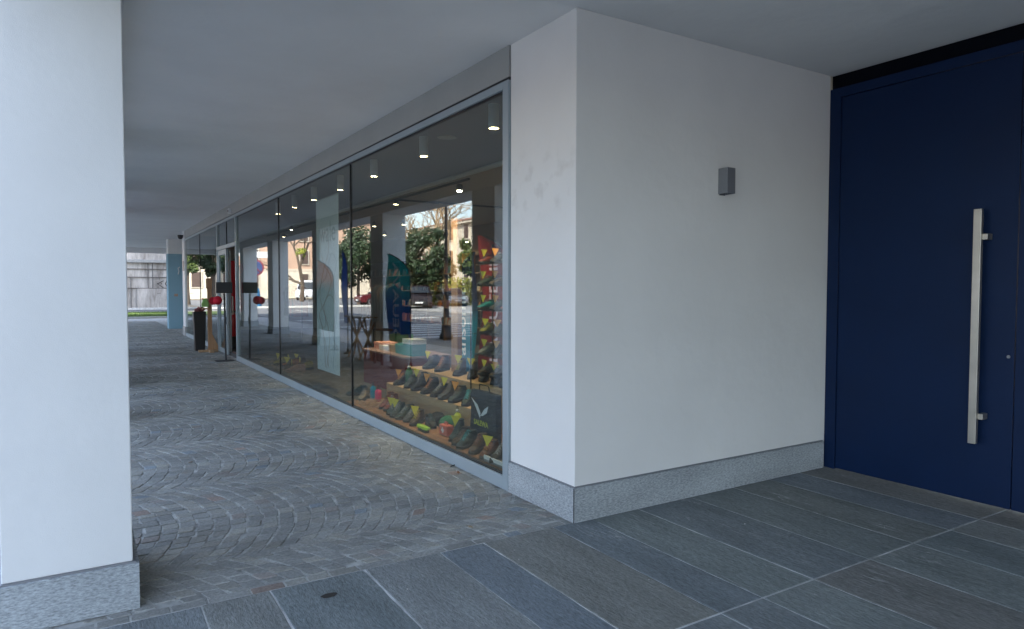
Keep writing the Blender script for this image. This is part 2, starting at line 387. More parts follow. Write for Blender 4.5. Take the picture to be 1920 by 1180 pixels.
# slabs, rows running along X, joints along Y
random.seed(11)
sl = MB()
rows = [(-1.34, .07), (-2.78, -1.34), (-4.2, -2.78), (-5.7, -4.2), (-7.2, -5.7), (-8.6, -7.2), (-10, -8.6)]
xs = [-6.1, -5.4, -4.9, -4.3, -3.7, -3.2, -2.75, -2.2, -1.885, -1.40, -.955, -.67, -.17, .13, .53, 1.03, 1.48, 1.90, 2.27, 2.7]
tints = [(.118,.130,.133), (.108,.121,.13), (.13,.136,.13), (.12,.132,.128), (.102,.114,.12), (.125,.125,.117), (.11,.125,.126), (.122,.122,.116)]
fix0 = {(-1.40): (.142,.15,.148), (-.955): (.106,.122,.134), (-.67): (.128,.13,.12), (-.17): (.104,.118,.125), (.13): (.118,.132,.128), (.53): (.104,.116,.12), (1.03): (.108,.12,.118), (1.48): (.112,.12,.114)}
for ri, (y0, y1) in enumerate(rows):
    for i in range(len(xs)-1):
        a, b = xs[i], xs[i+1]
        if a < -3.4 and y1 > 0: pass
        g = .0045 if random.random() < .6 else .007
        ga = .0015+random.random()*.0045; gb = .0015+random.random()*.0045
        A = [(a+ga, y0+g)]; n = 14
        ys = [y0+.006+(y1-y0-.012)*k/n for k in range(n+1)]
        top1 = min(y1, .0) if ri == 0 else y1
        ys = [y0+.006+(top1-.006-y0-.006)*k/n for k in range(n+1)]
        lft = [(a+ga+random.uniform(-.0018, .0024), y) for y in ys]; rgt = [(b-gb+random.uniform(-.0022, .0022), y) for y in ys]
        poly = rgt+lft[::-1]
        cx = (a+b)/2; cy = (y0+y1)/2; z = random.uniform(-.0012, .0012)
        col = fix0.get(a) if ri == 0 else None
        if col is None: col = random.choice(tints)
        k = (random.uniform(.93, 1.07) if ri else 1)*1.7; col = tuple(c*k for c in col)
        m_ = len(poly); ins = .0035
        bot = [(x, y, -.03) for x, y in poly]; mid = [(x, y, z-.002) for x, y in poly]
        top = [(x+(ins if x < cx else -ins), y+(ins if y < cy else -ins), z) for x, y in poly]
        fs = [tuple(range(2*m_, 3*m_))]
        for lv in (0, 1):
            for q in range(m_): q2 = (q+1)%m_; fs.append((lv*m_+q, lv*m_+q2, (lv+1)*m_+q2, (lv+1)*m_+q))
        sl.add(bot+mid+top, fs, col)
S(sl.build('slab_paving', M['slab']))
S(MB().box(-6.2, 2.75, -10.1, .0, -.05, -.0028).build('slab_grout', M['grout']))
# straight row of setts at the join, in front of the pillars
jt = MB(); x = -3.4
while x < -.02:
    wd = random.uniform(.09, .2)
    jt.box(x+.004, min(x+wd-.004, -.003), .006, .07, -.03, random.uniform(-.004, -.0005), cob_tint()); x += wd
S(jt.build('sett_edging', M['cobble'], bevel=.003))

# ---------------------------------------------------------------- building shell
bld = empty('arcade_building', (0,0,0), 'white plastered building with a covered arcade over the cobbled walkway', 'building')
MB().prism([(0,0),(W_+.004,0),(W_+.004,.78),(.0,.78)], 0, H).build('corner_wall', M['plaster'], bld, bevel=.004)
MB().prism([(-.022,-.022),(W_-.03,-.022),(W_-.03,-.001),(-.001,-.001),(-.001,.775),(-.022,.775)], -.0, .222).build('plinth', M['granite'], bld, bevel=.002)
MB().box(-.0225, -.018, -.0225, -.0175, .0, .2215).build('plinth_joint', M['dark'], bld)
MB().prism([(-.012,-.012),(W_-.03,-.012),(W_-.03,-.0005),(-.0005,-.0005),(-.0005,.775),(-.012,.775)], .2225, .229).build('plinth_bead', M['lampgrey'], bld)
MB().box(-3.0, W_+.4, -15, 31.0, H, H+.08).build('arcade_ceiling', M['ceiling'], bld)
MB().box(-3.02, -2.43, -15, 31.0, 3.0, H-.002).build('edge_beam', M['pillar'], bld)
MB().box(-2.425, 6, 30.6, 31.0, 3.02, H-.002).build('end_beam', M['ceiling'], bld)
MB().box(-3.03, 16, -15.02, 31.02, H+.09, 10).build('upper_storeys', M['facade_cream'], bld)
MB().box(2.85, 16, -34, -15.04, 0, 10).build('sun_block_wing', M['facade_cream'], bld)  # unseen mass added to keep the sun off the slabs
MB().box(W_+.02, 2.84, -15, -2.80, 0, H-.002).build('return_wall', M['plaster'], bld)
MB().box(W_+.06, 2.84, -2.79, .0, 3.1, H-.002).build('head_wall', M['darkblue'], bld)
MB().box(6.2, 6.4, 21.2, 31, 0, H-.002).build('passage_wall', M['plaster'], bld)

nb = empty('shade_block', (0,0,0), 'plain rendered block hidden behind the shop, added to shade the grass and far wall', 'building')  # unseen block added to keep sun off the grass and concrete wall
MB().box(8, 24, 33, 64, 0, 15).build('wall', M['facade_cream'], nb); MB().box(7.8, 24.2, 32.8, 64.2, 15, 15.3).build('cornice', M['kerb'], nb)
# pillars
def make_pillar(loc, label):
    p = empty('pillar', loc, label, 'pillar', 'pillars along the outer edge of the arcade')
    MB().box(-2.965, -2.468, .0, .70, .222, 2.999).build('shaft', M['pillar'], p, bevel=.005)
    MB().box(-2.99, -2.443, -.022, .722, 0, .215).build('base', M['granite'], p, bevel=.002)
    MB().box(-2.978, -2.456, -.011, .711, .215, .2225).build('bead', M['lampgrey'], p)
    return p
p0 = make_pillar((0, .145, 0), 'white plastered pillar with granite base nearest the camera at left edge')
nm = ['second', 'third', 'fourth', 'fifth', 'sixth']
for i in range(5):
    copy_tree(p0, None, (0, (5.27, 9.75, 14.15, 19.4, 24.2)[i], 0), None, 'white arcade pillar, %s from the camera, seen mirrored in the shop glass' % nm[i])
bp = empty('pillar', (0,0,0), 'light blue painted square pillar past the far end of the shopfront', 'pillar')
MB().box(-.09, .42, 24.2, 24.8, .0, 2.72).build('painted_shaft', M['bpillar'], bp, bevel=.004)
MB().box(-.075, .405, 24.215, 24.785, 2.72, H).build('upper_shaft', M['ceiling'], bp)
sg = MB(); sg.tube([(.24,24.195,1.98),(.27,24.195,2.1),(.24,24.195,2.2),(.3,24.195,2.25)], .02, 5)
sg.build('scrawl', M['white'], bp)
MB().box(.1, .22, 24.192, 24.2, 1.18, 1.27).build('label_plate', M['facade_tan'], bp)

# ---------------------------------------------------------------- shopfront
Y0, YE = .785, 20.5
sf = empty('shop_window', (0,0,0), 'long glazed shopfront in a grey blue aluminium frame beside the walkway', 'shop window')
fr = MB()
fr.box(-.02, .05, Y0, .862, 0, 3.0)                       # near jamb
fr.box(-.02, .05, .862, 11.42, 0, .098)                    # bottom rail
fr.box(-.02, .05, 13.82, 19.9, 0, .098)
fr.box(-.02, .05, .862, YE-.62, 2.945, 3.0)                # top rail
fr.box(-.02, .05, 11.42, 11.49, 0, 2.945)                   # door side jambs
fr.box(-.02, .05, 13.75, 13.82, 0, 2.945)
fr.box(-.021, .051, 11.49, 13.75, 2.36, 2.44)               # transom
fr.build('frame', M['alu'], sf, bevel=.003)
fs_ = MB(); fs_.box(-.012, .05, Y0, YE-.02, 3.022, H-.001); fs_.build('fascia', M['fascia'], sf, bevel=.002)
MB().box(-.004, .05, Y0+.002, YE-.04, 3.0, 3.022).build('shadow_gap', M['silicone'], sf)
gk = MB()
for y in (4.345, 7.87, 16.8): gk.box(.004, .03, y-.008, y+.008, .098, 2.945)
gk.box(.003, .03, 12.62, 12.64, 2.44, 2.945)
gk.box(.002, .032, .862, .872, .098, 2.945); gk.box(.002, .032, .872, 11.42, .098, .106); gk.box(.002, .032, .872, 11.42, 2.935, 2.945)
gk.build('joint_seal', M['silicone'], sf)
def pane(y0, y1, z0=.106, z1=2.935): MB().box(.012, .02, y0, y1, z0, z1).build('glass_pane', M['glass'], sf)
pane(.872, 4.337); pane(4.353, 7.862); pane(7.878, 11.42); pane(13.82, 16.792, .098, 2.945); pane(16.808, 19.88, .098, 2.945)
pane(11.49, 12.62, 2.44, 2.945); pane(12.64, 13.75, 2.44, 2.945)
# end post (white)
ep = MB(); ep.box(-.02, .12, 19.9, YE, .28, H-.002); ep.build('end_post', M['white'], sf, bevel=.004)
MB().box(-.04, .14, 19.88, YE+.02, 0, .28).build('end_post_base', M['kerb'], sf)
MB().box(-.035, -.02, 20.0, 20.3, 2.02, 2.32).build('notice', M['lampgrey'], sf)
# door
dr = empty('shop_door', (0,0,0), 'grey framed glass shop door slid open beside the red cap stand', 'door')
fl = MB(); fl.box(-.005, .045, 12.66, 12.76, .02, 2.355); fl.box(-.005, .045, 13.64, 13.745, .02, 2.355); fl.box(-.005, .045, 12.76, 13.64, .02, .12); fl.box(-.005, .045, 12.76, 13.64, 2.24, 2.355)
fl.build('fixed_leaf', M['alu'], dr, bevel=.003)
MB().box(.014, .022, 12.76, 13.64, .12, 2.24).build('glass_pane', M['glass'], dr)
ol = MB(); ol.box(.06, .105, 12.70, 12.79, .02, 2.355); ol.box(.06, .105, 13.62, 13.72, .02, 2.355); ol.box(.06, .105, 12.79, 13.62, .02, .12); ol.box(.06, .105, 12.79, 13.62, 2.24, 2.355)
ol.build('open_leaf', M['alu'], dr, bevel=.003)
MB().tube([(.105,12.74,.9),(.14,12.74,.9),(.14,12.74,1.3),(.105,12.74,1.3)], .012).build('handle', M['steel'], dr)
MB().box(.078, .086, 12.79, 13.62, .12, 2.24).build('glass_pane', M['glass'], dr)
# cctv + sensor
cc = empty('security_camera', (-.02,20.15,3.1), 'small black dome camera at the top of the white end post', 'camera')
MB().lathe([(.0,-.1),(.05,-.085),(.075,-.04),(.08,0),(.08,.03)], (-.08,0,0)).build('dome', M['black'], cc, smooth=True)
MB().box(-.08, .0, -.03, .03, .0, .03).build('bracket', M['black'], cc)
sn = empty('sensor_box', (-.012, 11.9, 3.1), 'small white sensor box on the fascia above the shop door', 'sensor')
MB().box(-.06, 0, -.05, .05, -.05, .05).build('housing', M['white'], sn, bevel=.008); MB().box(-.064, -.06, -.03, .03, -.02, .02).build('lens', M['dark'], sn)

# ---------------------------------------------------------------- blue door + wall lamp
bd = empty('entrance_door', (W_, 0, 0), 'tall dark blue double entrance door with a long steel pull bar', 'door')
f = MB(); f.box(.002, .1, -.095, .0, 0, 3.13); f.box(.002, .1, -2.78, -2.66, 0, 3.13); f.box(.002, .1, -2.66, -.095, 3.055, 3.13)
f.build('door_frame', M['blue'], bd, bevel=.002)
MB().box(.012, .06, -1.368, -.099, .008, 3.051).build('door_leaf', M['blue'], bd, bevel=.003)
MB().box(.012, .06, -2.656, -1.374, .008, 3.051).build('door_leaf', M['blue'], bd, bevel=.003)
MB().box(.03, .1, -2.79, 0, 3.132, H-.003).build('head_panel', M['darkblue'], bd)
hd = MB(); hd.box(-.082, -.05, -1.188, -1.138, .43, 2.04); ho = hd.build('handle', M['steel'], bd, bevel=.0025)
for z in (.62, 1.85):
    MB().box(-.058, .012, -1.218, -1.185, z-.02, z+.02).build('standoff', M['steel'], ho, bevel=.002)
lk = MB(); lk.lathe([(.011,0),(.011,.005),(.006,.005),(.006,.007)], (0,0,0), 16)
lo = lk.build('lock', M['lampgrey'], bd); lo.rotation_euler = (0,-math.pi/2,0); lo.location = (.012, -1.335, 1.04)
wl = empty('wall_lamp', (1.335, 0, 2.275), 'small square grey metal wall lamp on the white side wall', 'wall lamp')
bx = MB(); t_ = .006
bx.box(-.042,.042,-.085,-.079,-.092,.092); bx.box(-.042,-.036,-.079,-.0,-.092,.092); bx.box(.036,.042,-.079,-.0,-.092,.092); bx.box(-.036,.036,-.079,0,.075,.086)
bx.build('housing', M['lampgrey'], wl, bevel=.0015)
MB().box(-.034,.034,-.077,-.006,-.06,-.05).build('diffuser', M['dark'], wl)
MB().box(-.03,.03,-.004,.0,-.1,-.08).build('wall_plate', M['lampgrey'], wl)

# ---------------------------------------------------------------- shop interior
S(MB().box(.06, 6.0, .8, 20.9, -.05, .08).build('shop_floor', M['dark']))
S(MB().box(.055, 2.05, .8, 20.9, 3.17, 3.22).build('shop_ceiling', plain('unlit_soffit_tone', (.2,.2,.21), .9)))  # dark grey tone stands for the unlit part of the ceiling
S(MB().box(2.05, 6.0, .8, 20.9, 3.10, 3.16).build('shop_ceiling', plain('lit_ceiling_tone', (.55,.5,.46), .9)))  # pale warm tone stands for the lit part of the ceiling
iw = empty('shop_wall', (0,0,0), 'brown and beige inner walls of the shop seen through the glass', 'wall')
brown = plain('brown_wall', (.16,.105,.075), .85, noise=.25, nscale=2)
MB().box(5.9, 6.05, .8, 20.9, 0, 3.2).build('back_wall', brown, iw)
MB().box(.1, 6.05, 20.75, 20.9, 0, 3.2).build('end_wall', plain('end_wall_grey', (.35,.33,.32), .85), iw)
MB().box(2.7, 6.05, .785, .9, 0, 3.2).build('side_wall', plain('inner_white', (.6,.57,.54), .85), iw)
MB().box(4.4, 4.5, 9.5, 10.15, 1.15, 2.25).build('orange_panel', plain('orange_board', (.6,.15,.03), .7), iw)
dp = empty('display_platform', (0,0,0), 'low wooden floor of the shop window display', 'platform')
MB().box(.075, 1.25, .9, 4.75, .082, .1).build('deck', M['woodfloor'], dp); MB().box(.075, 1.25, 4.76, 11.3, .082, .0995).build('dim_deck', plain('dim_deck_board', (.06,.056,.052), .6, noise=.2), dp)  # far deck coloured darker so the floor looks dim behind those panes
st = empty('display_step', (0,0,0), 'long plywood riser carrying the upper row of boots in the window', 'riser')
MB().box(.5, .75, 2.18, 4.5, .1, .33).build('lower_step', M['ply'], st, bevel=.003)
MB().box(.75, 1.15, 2.1, 4.4, .1, .52).build('upper_step', M['ply'], st, bevel=.003)

# spots in the ceiling of the window
emit = plain('spot_glow', (1,.9,.7), .5, emis=(1,.72,.36,26))
emit2 = plain('track_glow', (1,.9,.7), .5, emis=(1,.8,.5,14))
def ceiling_spot(x, y, label, first=None):
    e = empty('ceiling_spotlight', (x,y,3.17), label, 'spotlight', 'cylinder spotlights above the shop window display')
    MB().lathe([(.05,0),(.05,-.215),(.043,-.217),(.043,-.205)], (0,0,0), 24).build('housing', plain('lamp_white', (.9,.9,.88), .4), e, smooth=False)
    MB().lathe([(.034,-.209),(.034,-.2065)], (0,0,0), 20).build('bulb', emit, e)
    return e
sp = [(.56,1.98),(.58,3.55),(.6,5.15),(.62,6.6),(.62,8.0),(.62,9.25),(.62,10.5)]
od = ['nearest the white corner', 'second from the corner', 'third from the corner', 'above the white banner', 'just beyond the white banner', 'second last before the door', 'last before the shop door']
s0 = ceiling_spot(*sp[0], 'white cylinder ceiling spotlight '+od[0])
for (x, y), t in zip(sp[1:], od[1:]): copy_tree(s0, None, (x,y,3.17), None, 'white cylinder ceiling spotlight '+t)
for i, (x, y) in enumerate(sp):
    ld = bpy.data.lights.new('spot_beam', 'SPOT'); ld.energy = 46 if y < 7 else 12; ld.color = (1,.78,.5); ld.spot_size = R(68); ld.spot_blend = .6; ld.shadow_soft_size = .04
    lo_ = bpy.data.objects.new('spot_beam', ld); COL.objects.link(lo_); lo_.location = (x, y, 2.945); lo_.rotation_euler = (0, R(-6), 0)
tk = [(2.15,8.2,3.0),(2.3,6.0,3.0),(2.36,6.12,3.0),(1.95,14.8,3.0),(3.2,12.1,2.95),(3.4,10.8,2.9),(5.2,11.2,2.6),(3.6,16.5,3.0),(4.2,14.0,2.9),(2.4,17.5,3.0)]
tl_ = ['beside the white banner', 'nearest the camera, left of a twin', 'nearest the camera, right of a twin', 'far along the shop past the door', 'in the middle of the shop', 'above the brown shelves', 'low by the orange panel', 'deep at the far end of the shop', 'above the middle of the back wall', 'last one at the far shop end']
def track_spot(p, label):
    e = empty('track_spotlight', p, label, 'spotlight', 'small track spotlights inside the shop')
    MB().lathe([(.02,.1),(.045,.09),(.05,0),(.044,0),(.044,.006)], (0,0,0), 16).build('housing', M['black'], e)
    MB().lathe([(.041,.001),(.041,.005)], (0,0,0), 16).build('bulb', emit2, e); 
    MB().tube([(0,0,.1),(0,0,.14)], .012).build('stem', M['black'], e); return e
t0 = track_spot(tk[0], 'black track spotlight '+tl_[0])
for p, t in zip(tk[1:], tl_[1:]): copy_tree(t0, None, p, None, 'black track spotlight '+t)
for p in [(2.3,6.0),(3.4,10.8),(3.6,16.5),(4.8,12)]:
    ld = bpy.data.lights.new('track_beam', 'SPOT'); ld.energy = 75; ld.color = (1,.75,.48); ld.spot_size = R(110); ld.spot_blend = .7; ld.shadow_soft_size = .05
    lo_ = bpy.data.objects.new('track_beam', ld); COL.objects.link(lo_); lo_.location = (p[0], p[1], 2.88); lo_.rotation_euler = (0, R(-18), 0)
tr = empty('lighting_track', (0,0,0), 'thin black lighting track crossing the shop ceiling', 'lighting track')
MB().box(2.12, 2.16, 5.4, 18.5, 3.07, 3.098).build('rail', M['black'], tr); MB().box(2.165, 5.6, 8.18, 8.22, 3.07, 3.098).build('cross_rail', M['black'], tr)
spk = empty('ceiling_speaker', (.8,3.42,3.168), 'round flat white loudspeaker grille in the window ceiling', 'speaker')
MB().lathe([(.11,0),(.11,-.006),(.1,-.008)], (0,0,0), 32).build('grille', plain('grille', (.4,.4,.4), .7), spk)
# column and wooden post
pc = empty('shop_column', (0,0,0), 'brown painted column standing inside the shop behind the boot rack', 'column')
MB().box(4.6, 5.1, 6.9, 7.5, .08, 3.1).build('shaft', brown, pc)
wp = empty('display_post', (0,0,0), 'tall light brown wooden post with dark shoes pinned on it', 'post')
MB().box(1.0, 1.06, 3.56, 3.72, .1, 2.3).build('board', M['wood'], wp, bevel=.003)
MB().box(.9, 1.25, 3.5, 3.8, .1, .13).build('foot', M['wood'], wp)

# banner
bn = empty('hanging_banner', (.3,0,0), 'tall white hanging banner with thin line drawing behind the glass', 'banner')
MB().box(0, .004, 5.71, 6.77, .29, 2.775).build('sheet', M['paper'], bn)
MB().tube([(.002,5.7,2.78),(.002,6.78,2.78)], .01).build('rod', M['steel'], bn)
for y in (5.8, 6.68): MB().tube([(.002,y,2.78),(.002,y,3.17)], .002, 5).build('cord', M['steel'], bn)
ink = plain('faded_ink', (.28,.36,.36), .8); ink2 = plain('brown_ink', (.42,.27,.22), .8); ink3 = plain('blue_ink', (.2,.28,.36), .8)
text_mesh('lettering', 'wale', .42, ink, bn, .0006, Matrix.Translation((-.0012,6.22,2.28)) @ Matrix(((0,0,1,0),(-1,0,0,0),(0,1,0,0),(0,0,0,1))))
random.seed(5)
def curl(mb, y, z, pts, r=.0035):
    mb.tube([(-.001, y+a, z+b) for a, b in pts], r, 5)
a = MB(); b_ = MB()
def smooth_path(P, n=10):
    out = []
    for i in range(len(P)-1):
        p0_ = P[max(i-1,0)]; p1 = P[i]; p2 = P[i+1]; p3 = P[min(i+2,len(P)-1)]
        for k in range(n):
            t = k/n; out.append(tuple(.5*((2*p1[j])+(-p0_[j]+p2[j])*t+(2*p0_[j]-5*p1[j]+4*p2[j]-p3[j])*t*t+(-p0_[j]+3*p1[j]-3*p2[j]+p3[j])*t**3) for j in (0,1)))
    out.append(P[-1]); return out
curl(a, 6.25, .35, smooth_path([(.1,0),(.2,.5),(.38,.75),(.1,.95),(-.2,1.25),(.15,1.5),(.3,1.75),(.1,1.95),(-.1,1.7),(.2,1.35),(.35,1.0),(.05,.7),(-.1,.4),(.05,0)]))
curl(b_, 6.2, .35, smooth_path([(-.2,0),(-.3,.5),(-.4,.9),(-.25,1.2),(-.38,1.5),(-.15,1.62),(.1,1.3),(.35,1.2),(.5,1.0)]), .003)
curl(a, 6.2, .35, smooth_path([(.0,0),(.15,.35),(.3,.55),(.12,.62),(.2,.9),(-.1,1.05),(-.35,.85),(-.2,.5),(-.42,.3)]), .003)
a.build('drawing', ink2, bn); b_.build('drawing', ink3, bn)

# ---------- footwear
def shoe_meshes(high=.14):
    n = 14; up_ = MB(); rings = []
    st_ = [(-.140,.012,.030,.036), (-.125,.030,.050,.041), (-.09,.038,.062,.045), (-.05,.039,.078,.045), (-.01,.036,.100,.042), (.03,.033,high*.92,.040), (.06,.033,high,.040), (.095,.033,high*1.04,.038), (.125,.030,high*1.0,.034), (.137,.022,high*.8,.028)]
    for x, wd, h, _ in st_:
        ring = []
        for k in range(n):
            t = 2*math.pi*k/n; c, s_ = math.cos(t), math.sin(t)
            yy = wd*math.copysign(abs(c)**.75, c); zz = .025+(h-.025)*(.5+.5*math.copysign(abs(s_)**.8, s_))
            if s_ > 0 and h > .11: yy *= .86
            ring.append((x, yy, zz))
        rings.append(ring)
    up_.loft(rings)
    so_ = MB(); pl = []
    L = [(-.148,0),(-.143,.018),(-.12,.036),(-.085,.044),(-.04,.042),(.0,.035),(.05,.033),(.1,.036),(.13,.03),(.143,.014)]
    poly = L+[(x, -y) for x, y in L[::-1] if y > 0]
    r_ = []
    for z, k in ((0,.96),(.004,1.0),(.022,1.02),(.03,.97)): r_.append([(x*k, y*k, z+(.012 if x < -.12 else 0)*(1 if z < .01 else .4)) for x, y in poly])
    so_.loft(r_)
    tcp = MB(); tr = [[(x*1.01-.001, y*1.04, .024+(z-.024)*.62) for x, y, z in ring] for ring in rings[:3]]
    tcp.loft(tr)
    la = MB()
    for i in range(5):
        x = -.075+i*.024; z = .072+i*.0175*(high/.14)+.004
        la.tube([(x, -.022, z-.008), (x-.004, 0, z+.006), (x, .022, z-.008)], .0036, 5)
        if i: la.tube([(x-.024, -.02, z-.025+.008), (x-.012, 0, z-.002), (x, .02, z-.006)], .0026, 5)
    cu = MB(); cu.lathe([(.036,0),(.04,.006),(.038,.014),(.03,.016),(.022,.006)], (.075,0,high*.97), 14)
    return up_, so_, la, cu, tcp
def tagmesh(mb, x, y, z, s=1):
    mb.add([(x-.001,y-.03*s,z+.05*s),(x-.001,y+.03*s,z+.055*s),(x-.004,y+.004*s,z-.005*s),(x+.002,y-.03*s,z+.05*s),(x+.002,y+.03*s,z+.055*s),(x-.001,y+.004*s,z-.005*s)],
        [(0,1,2),(3,5,4),(0,3,4,1),(1,4,5,2),(2,5,3,0)])
SM = {}
def cm(c, rough=.7):
    k = ('c', c, rough)
    if k not in SM: SM[k] = plain('shoe_colour', tuple(min(1, q*.62+.004) for q in c), rough, noise=.65, nscale=95, bump=.5, bscale=150)
    return SM[k]
_proto = {}
def shoe(x, y, z, rz, colr, sole, lace, label, tagc=None, group=None, high=.14, scale=1, name='hiking_shoe'):
    e = empty(name, (x,y,z), label, 'shoe', group, rz); e.scale = (scale,)*3
    key = high
    if key not in _proto:
        a = shoe_meshes(high); _proto[key] = a
    for nm_, mb, m_ in zip(('upper', 'sole', 'laces', 'collar', 'toe_cap'), _proto[key], (cm(colr), cm(tuple(c*.5+.012 for c in sole), .6), cm(tuple(min(1,c*1.6+.05) for c in lace)), cm(tuple(c*.4 for c in colr)), cm((.014,.014,.016), .5))):
        o = mb.build(nm_, m_, e, smooth=(nm_ != 'laces'))
    if tagc:
        t = MB(); tagmesh(t, -.05, random.uniform(-.01,.01), high*.85, 1.6); t.build('price_tag', M[tagc], e)
    return e
BK=(.02,.021,.024); DG=(.03,.055,.045); TE=(.02,.06,.07); BR=(.1,.055,.035); RU=(.22,.07,.03); GR=(.07,.075,.08); RD=(.3,.05,.03); TQ=(.02,.33,.36); YE=(.5,.42,.05); OR=(.6,.2,.04); BG=(.4,.33,.26); GY=(.3,.3,.3); PK=(.55,.33,.27)
# front row on the wooden floor, toes toward the glass
fr_row = [
 (4.05,.33,RD,BK,BR,'red-brown boot beside the pink bottle, far end of the front row',None,.17),
 (3.9,.32,RD,BK,GY,'red-orange laced boot, second from the pink bottle in the front row',None,.17),
 (3.66,.26,TE,BK,GY,'dark blue hiking shoe with pale laces left of two yellow-tagged shoes','tag',.12),
 (3.50,.24,TE,BK,GY,'dark hiking shoe with grey zigzag laces, first of the tagged trio','tag',.13),
 (3.34,.26,DG,BK,GY,'dark green lace-up shoe in the middle of the front row trio',None,.13),
 (3.19,.27,GR,BK,GY,'charcoal lace-up shoe at the right of the front row trio',None,.13),
 (2.99,.24,BR,BK,YE,'black and brown shoe carrying a large yellow tag by the caps','tag',.13),
 (2.14,.26,TE,BK,TE,'tall dark teal boot with yellow tag right of the first aid box','tag',.17),
 (1.97,.22,BR,BK,BK,'olive brown low shoe between two teal shoes',None,.13),
 (1.83,.20,TE,BK,TQ,'dark teal low shoe in front of the black bag',None,.13),
 (1.62,.20,BR,BK,RU,'large brown leather boot below the black bag lettering',None,.135),
 (1.42,.19,RU,BK,OR,'rusty red shoe with a big yellow tag near the window corner','tag',.12),
 (1.25,.2,BK,BK,GY,'black shoe with a white tag at the window corner',None,.12)]
for y, x, c, s_, l_, lb, tg, hg in fr_row: shoe(x, y, .1, random.uniform(.4,.75), c, s_, l_, lb, tg, None, hg*.98)
shoe(.3, 2.80, .1, 1.35, BK, BK, TE, 'flat black shoe lying sideways in front of the black cap', None, None, .1)
# lower step
for i, (y, c, l_, lb, tg, hg) in enumerate([
 (4.25,BK,OR,'black shoe with orange tag at the left end of the plywood riser','otag',.12),
 (3.98,DG,GR,'dark green shoe beside the green flask on the riser',None,.13),
 (3.72,BK,GR,'tall black boot with yellow tag on the lower riser','tag',.19),
 (3.45,BK,OR,'black boot with orange lining and tag on the lower riser','otag',.16),
 (3.2,BK,GY,'black shoe with white lining on the riser, mid row',None,.12),
 (3.0,GR,BR,'charcoal boot with reddish laces on the riser','tag',.17),
 (2.78,DG,BR,'dark olive boot with small orange tag on the riser','otag',.15),
 (2.56,DG,TQ,'green trekking shoe above the green cap on the riser',None,.13),
 (2.34,BR,GR,'dark brown shoe at the right end of the riser next to the bag',None,.13)]):
    shoe(.6, y, .33, random.uniform(.35,.8), c, BK, l_, lb, tg, None, hg*1.0)
for i, (y, c, l_, lb, tg, hg) in enumerate([
 (4.1,BK,GR,'black boot at the left end of the upper riser','tag',.15),
 (3.8,BR,OR,'brown boot with orange laces on the upper riser',None,.17),
 (3.35,BK,YE,'black boot under a crooked yellow tag on the upper riser','tag',.17),
 (3.05,GR,BK,'grey black boot in the middle of the upper riser','tag',.16),
 (2.8,BK,BK,'plain black shoe without tag on the upper riser',None,.13),
 (2.55,BK,GY,'black shoe with pale laces and yellow tag on the upper riser','tag',.14),
 (2.3,GR,GY,'grey shoe with pale laces at the right end of the upper riser','tag',.14)]):
    shoe(.92, y, .52, random.uniform(.2,.9), c, BK, l_, lb, tg, None, hg*1.0)
# shoe tower at the right
rk = empty('shoe_rack', (0,0,0), 'narrow black wire rack of bright shoes at the right of the window', 'rack')
r_ = MB()
for y in (2.02, 2.72):
    for x in (.72, .98): r_.tube([(x,y,.1),(x,y,1.95)], .008, 6)
r_.build('frame', M['black'], rk)
tiers = [.62, .83, 1.04, 1.28, 1.52, 1.74]
for z in tiers: MB().box(.72, .98, 2.02, 2.72, z-.012, z-.004).build('shelf', glass_mat('shelf_glass', 1.45) if z == tiers[0] else bpy.data.materials['shelf_glass'], rk)
tc_ = [(BR,BR,GR),(GY,DG,OR),(YE,BK,RD),(TQ,GR,RD),(DG,BR,OR),(RD,BK,GR)]
cn = {BR:'brown',GR:'charcoal',GY:'pale grey',DG:'dark green',OR:'orange',YE:'yellow',BK:'black',RD:'red',TQ:'turquoise'}
tn = ['bottom', 'second', 'third', 'fourth', 'fifth', 'top']
for z, cs, t in zip(tiers, tc_, tn):
    for k, (c, y) in enumerate(zip(cs, (2.6, 2.37, 2.14))):
        shoe(.84, y, z-.004, random.uniform(.2,.7), c, BK if c != GY else GY, GR, '%s shoe on the %s shelf of the narrow rack, %s' % (cn[c], t, ['left','middle','right'][k]), 'tag' if k != 1 else 'otag', None, .11, .85)
# far shoes of the second and third pane
for (x,y,c,lb) in [(.3,4.75,BG,'beige low shoe beside the glass joint'),(.35,5.15,TE,'small blue shoe in the second pane'),(.3,8.05,PK,'pale pink trainer lying near the third pane'),(.3,8.5,BR,'brown shoe past the pink trainer'),(.35,9.3,YE,'yellow sport shoe in the third pane'),(.45,8.9,OR,'orange shoe behind the pink trainer'),(.5,9.8,BK,'black shoe far along the third pane'),(.5,8.3,YE,'yellow-green shoe right behind the pink trainer'),(.6,9.0,BR,'dark brown boot at the back of the third pane')]:
    shoe(x, y, .1, random.uniform(-.3,1.2), c, BK if c != PK else PK, GR, lb, 'tag' if random.random() < .5 else None, None, .12, 1.15 if y > 8 else 1)
